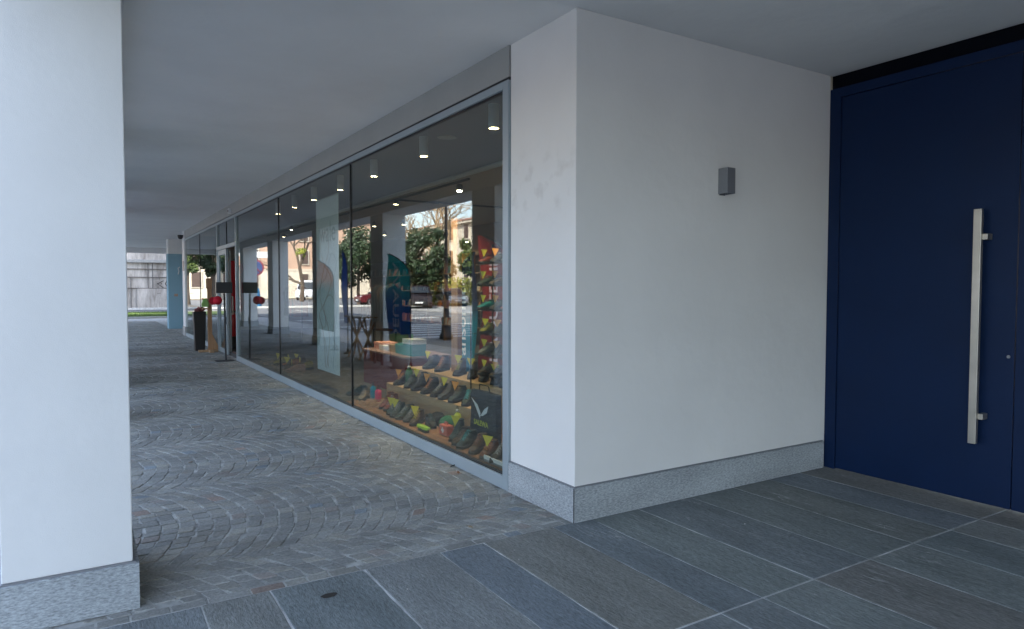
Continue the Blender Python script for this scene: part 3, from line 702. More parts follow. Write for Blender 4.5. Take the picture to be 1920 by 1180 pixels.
# black bag with emblem
bagm = plain('black_nylon', (.012,.014,.018), .6, bump=.5, bscale=20)
bg_ = empty('tote_bag', (.44,0,0), 'black shopping bag with white wing emblem and yellow lettering', 'bag')
rg = []
for z, d in ((.1,.05),(.2,.055),(.35,.045),(.5,.05),(.56,.03)):
    rg.append([(-d+.002*math.sin(z*40),1.66,z),(-d*1.1,1.8,z),(-d*1.05,1.95,z),(-d,2.12,z),(.0,2.14,z),(.02,1.9,z),(.0,1.64,z)])
MB().loft(rg).build('body', bagm, bg_, bevel=.004)
wm = plain('white_print', (.75,.77,.8), .6); ym = plain('yellow_print', (.6,.62,.03), .6)
def pl_yz(mb, pts, x): mb.prism_ax([(y,z) for y,z in pts], x, x+.002, 'x')
em = MB(); pl_yz(em, [(2.075,.49),(2.02,.445),(1.91,.32),(1.905,.37),(1.955,.435)], -.0655); pl_yz(em, [(1.76,.45),(1.83,.415),(1.905,.345),(1.86,.35),(1.79,.385)], -.0655)
em.build('emblem', wm, bg_)
text_mesh('lettering', 'SALEWA', .068, ym, bg_, .0008, Matrix.Translation((-.0655,1.895,.275)) @ Matrix(((0,0,1,0),(-1,0,0,0),(0,1,0,0),(0,0,0,1))), .0012)
MB().tube([(-.02,2.0,.55),(-.03,1.98,.62),(-.03,1.82,.62),(-.02,1.8,.55)], .006, 6).build('handle', bagm, bg_)
# small goods
def bottle(x, y, z, col, cap, h, r, label):
    e = empty('water_bottle', (x,y,z), label, 'bottle')
    MB().lathe([(r*.9,0),(r,.008),(r,h*.68),(r*.85,h*.78),(r*.42,h*.84),(r*.42,h*.88)], seg=18).build('body', plain('bottle_paint', col, .35), e, smooth=True)
    MB().lathe([(r*.5,h*.88),(r*.5,h*.98),(r*.3,h)], seg=14).build('cap', plain('bottle_cap', cap, .5), e, smooth=True)
    MB().tube([(0,-r*.4,h*.95),(0,-r*.3,h*1.12),(0,r*.3,h*1.12),(0,r*.4,h*.95)], .004, 6).build('loop', M['black'], e)
bottle(.42, 2.44, .1, (.55,.6,.05), (.6,.6,.58), .22, .036, 'yellow-green flask with white shoulder right of the green cap')
bottle(.4, 4.7, .1, (.01,.28,.45), (.05,.05,.06), .2, .035, 'bright blue water bottle beside the pink one')
bottle(.4, 4.52, .1, (.65,.03,.14), (.1,.02,.04), .18, .04, 'hot pink water bottle beside the blue one')
bottle(.63, 4.1, .33, (.06,.16,.08), (.6,.6,.58), .24, .045, 'green flask with white lid on the plywood riser')
def capob(x, y, z, rz, col, label, s=1):
    e = empty('cap', (x,y,z), label, 'cap', None, rz); e.scale = (s,)*3
    MB().lathe([(.09,0),(.093,.03),(.085,.07),(.06,.1),(.025,.115),(.004,.118)], seg=20).build('crown', plain('cap_cloth', col, .85, bump=.3), e, smooth=True)
    b = MB(); pts = [(-.085*math.cos(t), .085*math.sin(t)) for t in [R(-65+13*i) for i in range(11)]]; pts2 = [(-.155*math.cos(t*.8)-.01, .1*math.sin(t)) for t in [R(65-13*i) for i in range(11)]]
    b.prism(pts+pts2, .004, .009); b.build('visor', plain('cap_visor', tuple(c*.7 for c in col), .8), e); return e
c1 = capob(.42, 2.86, .115, .2, (.012,.013,.015), 'black cap leaning behind the tagged shoe on the floor'); c1.rotation_euler = (0, R(-35), .2)
c2 = capob(.42, 2.62, .115, .2, (.02,.13,.06), 'green cap beside the yellow-green flask'); c2.rotation_euler = (0, R(-35), .1)
br = empty('shoe_brush', (.14,2.62,.1), 'lime green and black brush lying near the glass', 'brush')
b = MB(); b.loft([[(-.03*k,y,.03),(.03*k,y,.03),(.025*k,y,.055),(-.025*k,y,.055)] for y, k in ((-.12,.5),(-.1,1),(.1,1),(.13,.4))]); b.build('grip', plain('lime_plastic', (.35,.6,.03), .4), br, bevel=.004)
b = MB()
for i in range(14):
    for j in range(4): b.box(-.022+j*.012,-.016+j*.012,-.09+i*.013,-.083+i*.013,0,.03)
b.build('bristles', M['black'], br)
fa = empty('first_aid_box', (.26,2.36,.1), 'small salmon red first aid box with a white cross', 'box')
MB().box(-.04,.04,-.08,.08,0,.1).build('case', plain('salmon_case', (.6,.14,.1), .5), fa, bevel=.012, seg=3)
b = MB(); b.box(-.0425,-.04,-.01,.01,.022,.078); b.box(-.0425,-.04,-.028,-.0101,.04,.06); b.box(-.0425,-.04,.0101,.028,.04,.06); b.build('cross', wm, fa)
MB().tube([(0,-.03,.1),(0,-.03,.122),(0,.03,.122),(0,.03,.1)], .006, 6).build('handle', plain('case_handle', (.35,.06,.05), .5), fa)
ty = empty('display_tray', (.13,1.12,.1), 'pale grey tray in the corner of the window by the jamb', 'tray')
MB().box(-.05,.22,-.15,.2,0,.02).build('base', M['lampgrey'], ty, bevel=.004); b = MB(); b.box(-.05,-.04,-.15,.2,.02,.05); b.box(.21,.22,-.15,.2,.02,.05); b.build('rim', M['white'], ty)
# bark chips on the floor
random.seed(9); b = MB()
for i in range(420):
    x = random.uniform(.1,.5); y = random.choice([random.gauss(4.35,.18), random.gauss(9,.7)]); z = .1+random.random()*.03; s_ = random.uniform(.008,.022); a_ = random.random()*6
    ca, sa = math.cos(a_), math.sin(a_)
    P = [(x+ca*s_*1.6, y+sa*s_*1.6), (x-sa*s_*.5, y+ca*s_*.5), (x-ca*s_*1.6, y-sa*s_*1.6), (x+sa*s_*.5, y-ca*s_*.5)]
    b.prism(P, z, z+.006)
tag(b.build('bark_chips', M['woodx']), 'scattered pale bark chips on the display floor', 'wood chips', kind='stuff')
# maroon counter and boxes
ct = empty('counter', (0,0,0), 'dark maroon display counter behind the second glass joint', 'counter')
MB().box(.85, 1.5, 4.75, 6.3, .1, .58).build('body', M['maroon'], ct, bevel=.004); MB().box(.83, 1.52, 4.73, 6.32, .58, .605).build('top', plain('counter_top', (.3,.2,.2), .5), ct, bevel=.003)
def carton(x, y, z, sx, sy, sz, mt, label, lid=None):
    e = empty('shoe_box', (x,y,z), label, 'box', None, random.uniform(-.1,.1))
    MB().box(-sx,sx,-sy,sy,0,sz*.7).build('body', mt, e, bevel=.002); MB().box(-sx-.004,sx+.004,-sy-.004,sy+.004,sz*.7+.001,sz).build('lid', lid or mt, e, bevel=.002)
carton(1.1, 5.18, .605, .14,.18,.13, M['teal'], 'teal shoe box on the maroon counter'); carton(1.05, 4.9, .605, .1,.14,.22, M['teal'], 'taller teal box at the right end of the maroon counter', M['white'])
carton(1.1, 5.75, .605, .13,.2,.07, M['white'], 'flat white box on the maroon counter'); carton(1.1, 6.05, .605, .12,.16,.1, plain('pink_card', (.6,.3,.25), .7), 'pinkish shoe box at the far end of the counter')
carton(1.1, 5.5, .605, .12,.13,.1, plain('kraft_card', (.42,.3,.2), .8), 'brown cardboard box in the middle of the maroon counter')
# wall shelving deep in the shop with goods
sh = empty('wall_shelving', (0,0,0), 'brown wooden shelving full of dark goods at the back of the shop', 'shelves')
b = MB()
for z in (.5,.95,1.4,1.85,2.3): b.box(5.45,5.9,9,19,z,z+.03)
for i in range(11): b.box(5.47,5.9,9+i,9.03+i,.08,2.33)
b.build('carcass', plain('dark_shelf_wood', (.09,.055,.035), .7), sh)
random.seed(21); goods = [cm((.03,.03,.035)), cm((.12,.03,.03)), cm((.35,.12,.03)), cm((.03,.07,.1)), cm((.3,.28,.25))]
for k, m_ in enumerate(goods):
    b = MB()
    for z in (.53,.98,1.43,1.88):
        for i in range(14):
            y = random.uniform(9.1,18.8); s_ = random.uniform(.08,.2); b.loft([[(5.5,y,z),(5.5,y+s_,z),(5.8,y+s_,z),(5.8,y,z)],[(5.52,y+.02,z+s_*1.2),(5.52,y+s_-.02,z+s_*1.1),(5.78,y+s_-.02,z+s_*1.1),(5.78,y+.02,z+s_*1.2)]])
    o = b.build('goods', m_, sh); o['kind'] = 'stuff'
# mid-shop clothes rails
def rail(x, y, cols, label):
    e = empty('clothes_rail', (x,y,.08), label, 'clothes rail')
    MB().tube([(0,-.7,0),(0,-.7,1.5),(0,.7,1.5),(0,.7,0)], .014, 6).build('frame', M['black'], e)
    for i, c in enumerate(cols):
        yy = -.6+i*1.2/len(cols)
        g = MB(); g.loft([[(-.2*k,yy-.03,z),(.2*k,yy-.03,z),(.2*k,yy+.035,z),(-.2*k,yy+.035,z)] for z, k in ((.65,.95),(1.0,.9),(1.3,1.05),(1.42,.7),(1.47,.15))])
        g.build('jacket', cm(c), e)
rail(3.2, 11.5, [BK,DG,GR,BR,BK,TE,RU], 'clothes rail with brown and dark jackets deep in the shop')
rail(2.2, 15.5, [RD,BK,RD,GR,TE,BK], 'clothes rail with red jackets past the door')
# extinguisher, red display by the door
ex = empty('fire_extinguisher', (.3,13.6,.36), 'red fire extinguisher just inside the open door', 'fire extinguisher')
MB().lathe([(.07,0),(.08,.02),(.08,.42),(.06,.5),(.025,.53),(.025,.56)], seg=18).build('cylinder', M['redgloss'], ex, smooth=True)
MB().box(-.1,.1,-.1,.1,-.28,-.002).build('plinth_box', M['black'], ex); MB().box(-.08,.03,-.012,.012,.56,.6).build('valve', M['black'], ex); MB().tube([(-.03,0,.57),(-.1,0,.5),(-.1,0,.2)], .01).build('hose', M['black'], ex)
rc = empty('clothing_display', (.6,15.2,.08), 'red clothing hanging just inside the shop door', 'clothing')
MB().loft([[(-.2*k,-.1,z),(.2*k,-.12,z),(.22*k,.1,z),(-.18*k,.12,z)] for z, k in ((.8,.9),(1.2,1),(1.7,.9),(1.95,1.1),(2.1,.6))]).build('jacket', M['red'], rc, bevel=.03)
MB().tube([(0,0,0),(0,0,2.15)], .015).build('stand', M['black'], rc); MB().lathe([(.16,0),(.16,.02)], seg=16).build('foot', M['black'], rc)
dm = empty('door_mat', (.65,12.1,.08), 'dark door mat inside the shop entrance', 'mat'); MB().box(-.55,.5,-.55,.45,0,.015).build('mat', M['dark'], dm, bevel=.004)
MB().box(-.56,.51,-.56,.46,0,.008).build('edge', plain('mat_edge', (.25,.12,.08), .8), dm)

# ---------------------------------------------------------------- things outside the shop door
pb = empty('tall_planter', (-.35,14.3,0), 'tall black tapered planter with reddish stones by the shop door', 'planter')
MB().loft([[(-k,-k,z),(k,-k,z),(k,k,z),(-k,k,z)] for z, k in ((0,.105),(.93,.135))]).build('pot', M['black'], pb, bevel=.006)
b = MB(); random.seed(2)
for i in range(12):
    x, y = random.uniform(-.09,.09), random.uniform(-.09,.09); r0 = random.uniform(.03,.05)
    b.lathe([(r0*.4,-r0*.8),(r0,-r0*.2),(r0*.9,r0*.5),(r0*.3,r0)], (x,y,.95+random.uniform(0,.05)), 8)
b.build('filling', plain('reddish_filling', (.3,.1,.1), .8, noise=.5, nscale=20), pb, smooth=True)
ws = empty('hat_stand', (-.19,13.8,0), 'tall pale wooden display post on a cross foot beside the black planter', 'stand')
MB().box(-.045,.045,-.03,.03,.05,1.72).build('post', M['wood'], ws, bevel=.004); MB().box(-.075,.05,-.06,-.03,1.48,1.71).build('head_block', M['wood'], ws, bevel=.004)
b = MB(); b.box(-.25,.25,-.045,.045,0,.05); b.box(-.045,.045,-.3,-.046,0,.05); b.box(-.045,.045,.046,.3,0,.05); b.build('foot', M['woodx'], ws, bevel=.004)
MB().prism_ax([(.046,.051),(.21,.051),(.046,.42)], -.02, .02, 'y').build('brace', M['wood'], ws)
MB().box(-.17,.0,-.1,-.035,1.22,1.25).build('peg_shelf', M['wood'], ws); MB().box(-.17,.0,-.1,-.035,1.0,1.03).build('peg_shelf', M['wood'], ws)
hb = empty('folded_shirt', (-.3,13.73,1.05), 'light green folded cloth on the shelf of the wooden post', 'cloth'); MB().loft([[(-.06*k,-.05,z),(.07*k,-.05,z),(.07*k,.05,z),(-.06*k,.05,z)] for z, k in ((0,1),(.08,1.1),(.17,.6),(.2,.3))]).build('cloth', plain('green_cloth', (.3,.5,.15), .9), hb, bevel=.01)
ss = empty('sign_stand', (-.22,11.5,0), 'slim black pole stand holding a dark blank board outside the door', 'sign stand')
b = MB(); b.tube([(0,0,.02),(-.015,0,1.38)], .018, 8); b.tube([(.0,0,.75),(.0,0,.9)], .022, 8); b.build('pole', M['dark'], ss)
MB().box(-.17,.14,-.02,.0,1.385,1.61).build('board', M['dark'], ss, bevel=.004)
MB().box(-.2,.16,-.16,.16,0,.008).build('base_plate', M['dark'], ss, bevel=.002)
rcap = capob(-.37, 11.47, 1.23, .1, (.55,.01,.03), 'red baseball cap hanging below the dark board', .95); rcap.rotation_euler = (R(70),0,.0)
MB().tube([(-.22,11.5,1.3),(-.33,11.49,1.3)], .006, 6).build('cap_peg', M['dark']).parent = ss

# feather flags (they stand near the outer pillars and show in the glass)
def grad_mat(name, c0, c1, z0, z1):
    m, n, l, b = mat(name); g = n.new('ShaderNodeTexCoord'); x = n.new('ShaderNodeSeparateXYZ'); l.new(g.outputs['Object'], x.inputs[0])
    r = n.new('ShaderNodeMapRange'); r.inputs[1].default_value = z0; r.inputs[2].default_value = z1; l.new(x.outputs['Z'], r.inputs[0])
    t = n.new('ShaderNodeTexNoise'); t.inputs['Scale'].default_value = 2.5; l.new(g.outputs['Object'], t.inputs['Vector'])
    ad = n.new('ShaderNodeMath'); ad.operation = 'ADD'; l.new(r.outputs[0], ad.inputs[0])
    sb = n.new('ShaderNodeMath'); sb.operation = 'MULTIPLY_ADD'; sb.inputs[1].default_value = .5; sb.inputs[2].default_value = -.25; l.new(t.outputs['Fac'], sb.inputs[0]); l.new(sb.outputs[0], ad.inputs[1])
    cr = n.new('ShaderNodeValToRGB'); cr.color_ramp.elements[0].color = (*c0,1); cr.color_ramp.elements[1].color = (*c1,1); cr.color_ramp.elements[0].position = .3; cr.color_ramp.elements[1].position = .7
    l.new(ad.outputs[0], cr.inputs[0]); l.new(cr.outputs[0], b.inputs['Base Color']); b.inputs['Roughness'].default_value = .8
    ts = n.new('ShaderNodeBsdfTranslucent'); l.new(cr.outputs[0], ts.inputs[0]); mx = n.new('ShaderNodeMixShader'); mx.inputs[0].default_value = .5
    l.new(b.outputs[0], mx.inputs[1]); l.new(ts.outputs[0], mx.inputs[2]); l.new(mx.outputs[0], n['Material Output'].inputs[0])
    return m
def flag(y, wd, zb, zt, fm, txt, tcol, label, tsize, lean=0, x=-2.2, side=1, bold=.004, face=1, grp='feather flags standing between the arcade pillars'):
    e = empty('feather_flag', (x,y,0), label, 'flag', grp)
    # pole side = +y end for side 1; the top curves over toward the other end
    N = 16; pole = []; out = []
    hh = zt-zb
    for i in range(N+1):
        t = i/N
        z = zb+hh*(t if t < .7 else .7+(t-.7))
        k = 0 if t < .68 else ((t-.68)/.32)
        yy = wd*(1-(1-(1-k)**2)**.5) if False else -wd*.9*(k**2.6)
        pole.append((yy, z-(.0 if k < .9 else 0)))
    rings = []
    for i in range(N+1):
        yy, z = pole[i]; z_low = z
        rings.append([(yy, z), (-wd, z if i < N else z)])
    vs = []; fs = []; NX = 6
    for i in range(N+1):
        for j in range(NX+1):
            s_ = j/NX; yy = pole[i][0]*(1-s_)-wd*s_; z = pole[i][1]
            xx = .03*math.sin(s_*5+i*.35)*(s_+.2)
            vs.append((xx, side*(yy)+lean*(z-zb), z))
    for i in range(N):
        for j in range(NX): a = i*(NX+1)+j; fs.append((a, a+1, a+NX+2, a+NX+1))
    cl = MB().add(vs, fs).build('cloth', fm, e, smooth=True); so_ = cl.modifiers.new('t', 'SOLIDIFY'); so_.thickness = .002
    pp = [(0, lean*(0-zb), 0), (0, 0, zb)]+[(0, side*a+lean*(z-zb), z) for a, z in pole]
    MB().tube(pp, .011, 8).build('pole', M['black'], e)
    MB().lathe([(.1,0),(.1,.03),(.03,.05),(.03,.12)], (0,lean*(0-zb),0), 20).build('base', M['black'], e)
    if txt:
        # text runs up the flag, face toward the shop (+x)
        mtx = Matrix.Translation((.036, side*(-wd*.55)+lean*hh*.42, zb+hh*.42)) @ Matrix(((0,0,1,0),(0,-1,0,0),(1,0,0,0),(0,0,0,1)))
        if face < 0: mtx = Matrix.Translation((-.036, side*(-wd*.5)+lean*hh*.42, zb+hh*.42)) @ Matrix(((0,0,-1,0),(0,1,0,0),(1,0,0,0),(0,0,0,1)))
        text_mesh('lettering', txt, tsize, tcol, e, .0008, mtx, bold)
    return e
tw = plain('flag_print_pale', (.7,.8,.9), .8); tg_ = plain('flag_print_grey', (.6,.5,.6), .8); tnv = plain('flag_print_navy', (.05,.12,.4), .8)
flag(8.15, 1.15, .49, 2.16, grad_mat('flag_teal', (.02,.25,.5), (.03,.5,.5), .8, 1.9), 'OEUAVA', tw, 'teal blue feather flag with large pale letters in front of third pillar', .4, 0, -2.38, -1)
flag(4.6, .56, .42, 1.95, grad_mat('flag_bluenavy', (.01,.3,.45), (.07,.08,.2), .7, 1.7), 'ansomit', tw, 'dark navy to turquoise feather flag with small pale letters beside the wooden post', .27, 0, 1.5, 1, .003, -1, 'feather flags among the window goods')
flag(2.72, .75, .55, 2.1, grad_mat('flag_red', (.28,.012,.022), (.36,.025,.03), .8, 1.9), 'LADUFEH', tg_, 'red feather flag with mauve letters behind the bright shoe rack', .25, 0, 1.25, -1, .003, -1, 'feather flags among the window goods')
flag(12.7, 1.45, .44, 2.2, grad_mat('flag_orange', (.02,.02,.025), (.75,.22,.03), 1.2, 1.9), None, None, 'orange and black feather flag before the fourth pillar', .3, 0, -2.38, -1)
flag(11.7, .35, .7, 2.35, grad_mat('flag_blue', (.55,.6,.75), (.03,.22,.6), 1.2, 1.9), None, None, 'narrow blue and white feather flag behind the wooden trestle', .3, 0, -2.38, -1)
# trestle, bin, slatted stool
tr_ = empty('folding_trestle', (-2.33,10.6,0), 'folding wooden trestle with crossed legs near the pillars', 'trestle')
b = MB()
for y in (-.35,.35):
    b.tube([(-.2,y,0),(.2,y,.88)], .02, 6); b.tube([(.2,y,0),(-.2,y,.88)], .02, 6)
    b.tube([(0,y-.22,0),(0,y+.22,.86)], .02, 6); b.tube([(0,y+.22,0),(0,y-.22,.86)], .02, 6)
b.build('leg_frame', M['wood'], tr_)
MB().box(-.22,.22,-.55,.55,.87,.895).build('top_board', M['woodx'], tr_, bevel=.004)
bi = empty('waste_bin', (-2.32,8.45,0), 'pale round bin with a green bag folded over its rim', 'bin')
MB().lathe([(.17,0),(.21,.6),(.205,.6),(.165,.03)], seg=24).build('body', plain('pale_bin', (.5,.55,.52), .6), bi, smooth=True); MB().lathe([(.215,.5),(.225,.62),(.2,.64),(.19,.55)], seg=24).build('bag_rim', plain('green_bag', (.15,.4,.15), .5), bi, smooth=True)
so2 = empty('slatted_stool', (-2.36,9.3,0), 'dark slatted wooden stool beside the pale bin', 'stool')
for sx in (-.17,.17):
    for sy in (-.2,.2): MB().box(sx-.02,sx+.02,sy-.02,sy+.02,0,.66).build('leg', M['dark'], so2, bevel=.003)
b = MB()
for i in range(5): b.box(-.2,.2,-.22+i*.09,-.15+i*.09,.661,.69)
b.build('seat', M['dark'], so2)
b = MB()
for z in (.2,.42): b.box(-.15,.15,-.205,-.195,z,z+.04)
b.build('stretcher', M['dark'], so2)

# ---------------------------------------------------------------- street beyond: lamp post, pole sign
lp = empty('street_lamp', (-7.1,16.4,0), 'dark ornate street lamp post with thick base by the road', 'street lamp')
lp.location = (-6.3,14.6,0)
MB().lathe([(.2,0),(.2,.12),(.15,.18),(.13,.5),(.15,.6),(.09,.66),(.07,1.2),(.085,1.26),(.055,1.32),(.045,3.0),(.075,3.06),(.04,3.14),(.035,4.4)], seg=16).build('post', M['dark'], lp, smooth=True)
MB().lathe([(.05,4.4),(.14,4.46),(.2,4.85),(.05,5.0),(.02,5.1)], seg=8).build('lantern', plain('lantern_glass', (.6,.6,.55), .3), lp)
ps = empty('road_sign', (-8.2,50.6,0), 'blue post with round red and blue no stopping sign and white arrow board', 'road sign')
MB().tube([(0,0,0),(0,0,4.9)], .1, 10).build('post', plain('sign_blue', (.02,.13,.35), .5), ps); MB().lathe([(.45,0),(.3,1.3),(.12,1.6)], seg=12).build('base_sleeve', plain('sleeve_blue', (.01,.16,.35), .6), ps)
def disc(name, r, y, z, m_, x=0):
    b = MB(); pts = [(x+r*math.cos(R(i*15)), z+r*math.sin(R(i*15))) for i in range(24)]; b.prism_ax(pts, y, y+.015, 'y'); return b.build(name, m_, ps)
disc('disc_rim', .62, -.1, 3.0, plain('sign_red', (.25,.04,.06), .5)); disc('disc_face', .5, -.116, 3.0, plain('sign_blue_face', (.04,.07,.18), .5))
b = MB(); b.tube([(-.38,-.12,2.62),(.38,-.12,3.38)], .05, 6); b.build('disc_bar', plain('sign_red_bar', (.25,.04,.06), .5), ps)
MB().prism_ax([(-1.5,3.75),(1.0,3.75),(1.4,3.98),(1.0,4.2),(-1.5,4.2)], -.12, -.08, 'y').build('arrow_board', M['white'], ps)

# ---------------------------------------------------------------- vehicles
tyre = plain('tyre', (.015,.015,.016), .85); rim = plain('rim', (.4,.4,.42), .35, .7); cgl = plain('car_glass', (.02,.025,.03), .05, 0, spec=.9); lampm = plain('headlamp', (.8,.82,.85), .15)
tlm = plain('tail_lamp', (.4,.01,.01), .3)
def car(kind, loc, rz, paint, label, cat):
    e = empty(kind, loc, label, cat, None, rz)
    # x = forward
    if kind == 'parked_van':
        L, Wd = 5.4, 1.02; prof = [(-2.7,.35),(2.62,.35),(2.7,.6),(2.68,.95),(2.45,1.15),(1.85,1.3),(1.25,2.25),(.9,2.42),(-2.6,2.45),(-2.7,2.2)]
        win = [(1.15,1.35),(1.72,1.35),(1.2,2.1),(.55,2.1),(.5,1.35)]; wsx = [(1.92,1.33),(1.3,2.22)]
    elif kind == 'parked_suv':
        L, Wd = 4.4, .9; prof = [(-2.15,.32),(2.1,.32),(2.2,.55),(2.15,.92),(1.9,1.04),(1.05,1.12),(.45,1.62),(.1,1.7),(-1.7,1.68),(-2.1,1.15),(-2.2,.7)]
        win = [(.92,1.14),(.38,1.57),(-1.55,1.57),(-1.85,1.14)]; wsx = [(1.08,1.14),(.47,1.62)]
    else:
        L, Wd = 4.4, .87; prof = [(-2.15,.3),(2.1,.3),(2.2,.5),(2.15,.78),(1.9,.9),(1.0,1.0),(.35,1.42),(0,1.48),(-1.5,1.46),(-2.08,1.02),(-2.2,.65)]
        win = [(.85,1.02),(.3,1.36),(-1.4,1.36),(-1.75,1.02)]; wsx = [(1.02,1.03),(.37,1.43)]
    def hw(z): 
        zt = max(p[1] for p in prof); k = max(0, (z-1.0)/(zt-1.0)) if zt > 1 else 0
        return Wd*(1-.14*k) if kind != 'parked_van' else Wd*(1-.06*k)
    vs = []; n = len(prof)
    for sgn in (-1, 1):
        for kk in (0, 1):
            for x, z in prof:
                y = sgn*(hw(z)-(.0 if kk == 1 else .07)) ; xx = x*(1 if kk == 0 else .985); zz = z if kk == 0 else z*.97+.02
                vs.append((xx, y, zz))
    # rings order: left inner(0), left outer(1), right inner(2), right outer(3) -> loft left outer, left inner, right inner, right outer
    seq = [1, 0, 2, 3]; fs = []
    for a_, b2 in zip(seq[:-1], seq[1:]):
        for i in range(n): j = (i+1)%n; fs.append((a_*n+i, a_*n+j, b2*n+j, b2*n+i))
    fs.append(tuple(1*n+i for i in range(n))); fs.append(tuple(3*n+i for i in range(n-1,-1,-1)))
    MB().add(vs, fs).build('body', paint, e, bevel=.03)
    wh = [L*.31, -L*.31]
    for x in wh:
        for sy in (-1, 1):
            o = MB().lathe([(.2,-.1),(.33,-.1),(.345,-.06),(.345,.06),(.33,.1),(.2,.1)], seg=22).build('wheel', tyre, e, loc=(x, sy*(Wd-.08), .345)); o.rotation_euler = (R(90),0,0)
            o2 = MB().lathe([(.03,-.09),(.2,-.108),(.21,-.08),(.21,.08),(.2,.108),(.03,.09)], seg=14).build('rim', rim, o)
    for sy in (-1, 1):
        y = sy*(hw(1.3)+.004); w_ = [(x, z) for x, z in win]
        MB().add([(x, sy*(hw(z)+.006), z) for x, z in w_]+[(x, sy*(hw(z)-.06), z) for x, z in w_], [tuple(range(len(w_))), tuple(range(2*len(w_)-1,len(w_)-1,-1))]+[(i, (i+1)%len(w_), len(w_)+(i+1)%len(w_), len(w_)+i) for i in range(len(w_))]).build('side_window', cgl, e)
        MB().box(L/2-.28, L/2-.06, sy*(Wd-.42) if sy > 0 else -Wd+.1, sy*(Wd-.1) if sy > 0 else -Wd+.42, .68 if kind != 'parked_van' else .85, .84 if kind != 'parked_van' else 1.08).build('headlight', lampm, e, bevel=.03)
        MB().box(-L/2-.0, -L/2+.12, sy*(Wd-.28) if sy > 0 else -Wd+.08, sy*(Wd-.08) if sy > 0 else -Wd+.28, .85, 1.1).build('tail_light', tlm, e, bevel=.02)
        MB().box(wsx[0][0]-.25, wsx[0][0]-.12, min(sy*(Wd), sy*(Wd+.16)), max(sy*Wd, sy*(Wd+.16)), wsx[0][1]-.02, wsx[0][1]+.12).build('mirror', M['black'], e, bevel=.02)
    (x0, z0), (x1, z1) = wsx; y0 = hw(z0)-.1; y1 = hw(z1)-.12
    MB().add([(x0+.02,-y0,z0+.03),(x0+.02,y0,z0+.03),(x1+.06,y1,z1-.03),(x1+.06,-y1,z1-.03),(x0-.08,-y0,z0),(x0-.08,y0,z0),(x1-.05,y1,z1-.06),(x1-.05,-y1,z1-.06)], [(0,1,2,3),(4,7,6,5),(0,4,5,1),(1,5,6,2),(2,6,7,3),(3,7,4,0)]).build('windscreen', cgl, e)
    MB().box(L/2-.14, L/2+.012, -.5, .5, .42, .6).build('grille', M['black'], e, bevel=.01)
    MB().box(L/2+.013, L/2+.03, -.26, .26, .45, .56).build('number_plate', M['white'], e)
    return e
car('parked_car', (-18.6,51.5,-.02), R(0), plain('maroon_paint', (.13,.012,.02), .25, .3, spec=.7), 'maroon hatchback parked across the street, side on', 'car')
car('parked_suv', (-17.4,41.5,-.02), R(-68), plain('black_paint', (.02,.012,.014), .2, .3, spec=.7), 'dark car parked facing the arcade below the trees', 'car')
car('parked_van', (-20.8,82,-.02), R(-62), plain('white_van_paint', (.7,.72,.75), .3, spec=.6), 'white van at the far end of the street', 'van')
car('parked_car', (-22.2,46,-.0), R(-80), plain('grey_paint', (.35,.36,.37), .25, .5, spec=.6), 'silver grey car parked behind the lamp post', 'car')

# ---------------------------------------------------------------- vegetation
def crown_mesh(rx, rz_, n, leaf, seed, clumps=34, hollow=.55):
    rnd = random.Random(seed); mb = MB(); cs = []
    for _ in range(clumps):
        d = Vector((rnd.gauss(0,1), rnd.gauss(0,1), rnd.gauss(0,1))).normalized(); k = rnd.uniform(hollow, .95)
        cs.append((Vector((d.x*rx*k, d.y*rx*k, d.z*rz_*k)), rnd.uniform(.2,.42)*rx))
    for _ in range(n):
        c, r_ = rnd.choice(cs); d = Vector((rnd.gauss(0,1), rnd.gauss(0,1), rnd.gauss(0,1))).normalized()*r_*rnd.uniform(.4,1)
        p = c+d; u = Vector((rnd.gauss(0,1), rnd.gauss(0,1), rnd.gauss(0,1))).normalized(); v = u.orthogonal().normalized(); s_ = leaf*rnd.uniform(.6,1.3)
        mb.add([p-u*s_, p-v*s_*.5, p+u*s_, p+v*s_*.5], [(0,1,2,3)])
    return mb
def tree(loc, h, rx, rz_, m_, label, seed, n=5200, leaf=.16, name='broadleaf_tree'):
    e = empty(name, loc, label, 'tree')
    rnd = random.Random(seed); t = MB()
    t.tube([(0,0,0),(.05,.03,h*.4),(0,.05,h-.2),(0,0,h+rz_*.5)], [.2,.15,.12,.05], 8)
    for i in range(7):
        a_ = rnd.random()*6.3; t.tube([(0,0,h-.5+i*.15),(math.cos(a_)*rx*.4, math.sin(a_)*rx*.4, h+rz_*.2+i*.1),(math.cos(a_)*rx*.8, math.sin(a_)*rx*.8, h+rz_*(.3+.5*rnd.random()))], [.07,.05,.02], 6)
    t.build('trunk', M['bark'], e)
    crown_mesh(rx, rz_, n, leaf, seed).build('crown', m_, e, loc=(0,0,h+rz_*.6)); return e
tree((-17.6,54.5,0), 2.6, 2.6, 2.3, M['leafdark'], 'round dark evergreen tree behind the maroon hatchback', 1, 6500)
tree((-18.9,43.5,0), 2.5, 2.2, 2.1, M['leafdark'], 'dark evergreen tree above the dark parked car', 2, 6500)
tree((-24.0,44,0), 2.6, 2.1, 2.3, M['leafmid'], 'mid green tree right of the lamp post', 3, 6000)
tree((-28,45.5,0), 3.0, 3.0, 2.8, M['leafdark'], 'broad dark tree at the right end of the street row', 4, 6000)
tree((-7.3,64,0), 3.0, 1.3, 2.4, M['leafdark'], 'dark tree beyond the grass strip by the far wall', 5, 4500)
tree((-4.9,62,0), 3.0, 1.2, 2.6, M['leafmid'], 'green tree peeking over the concrete wall end', 6, 4500)
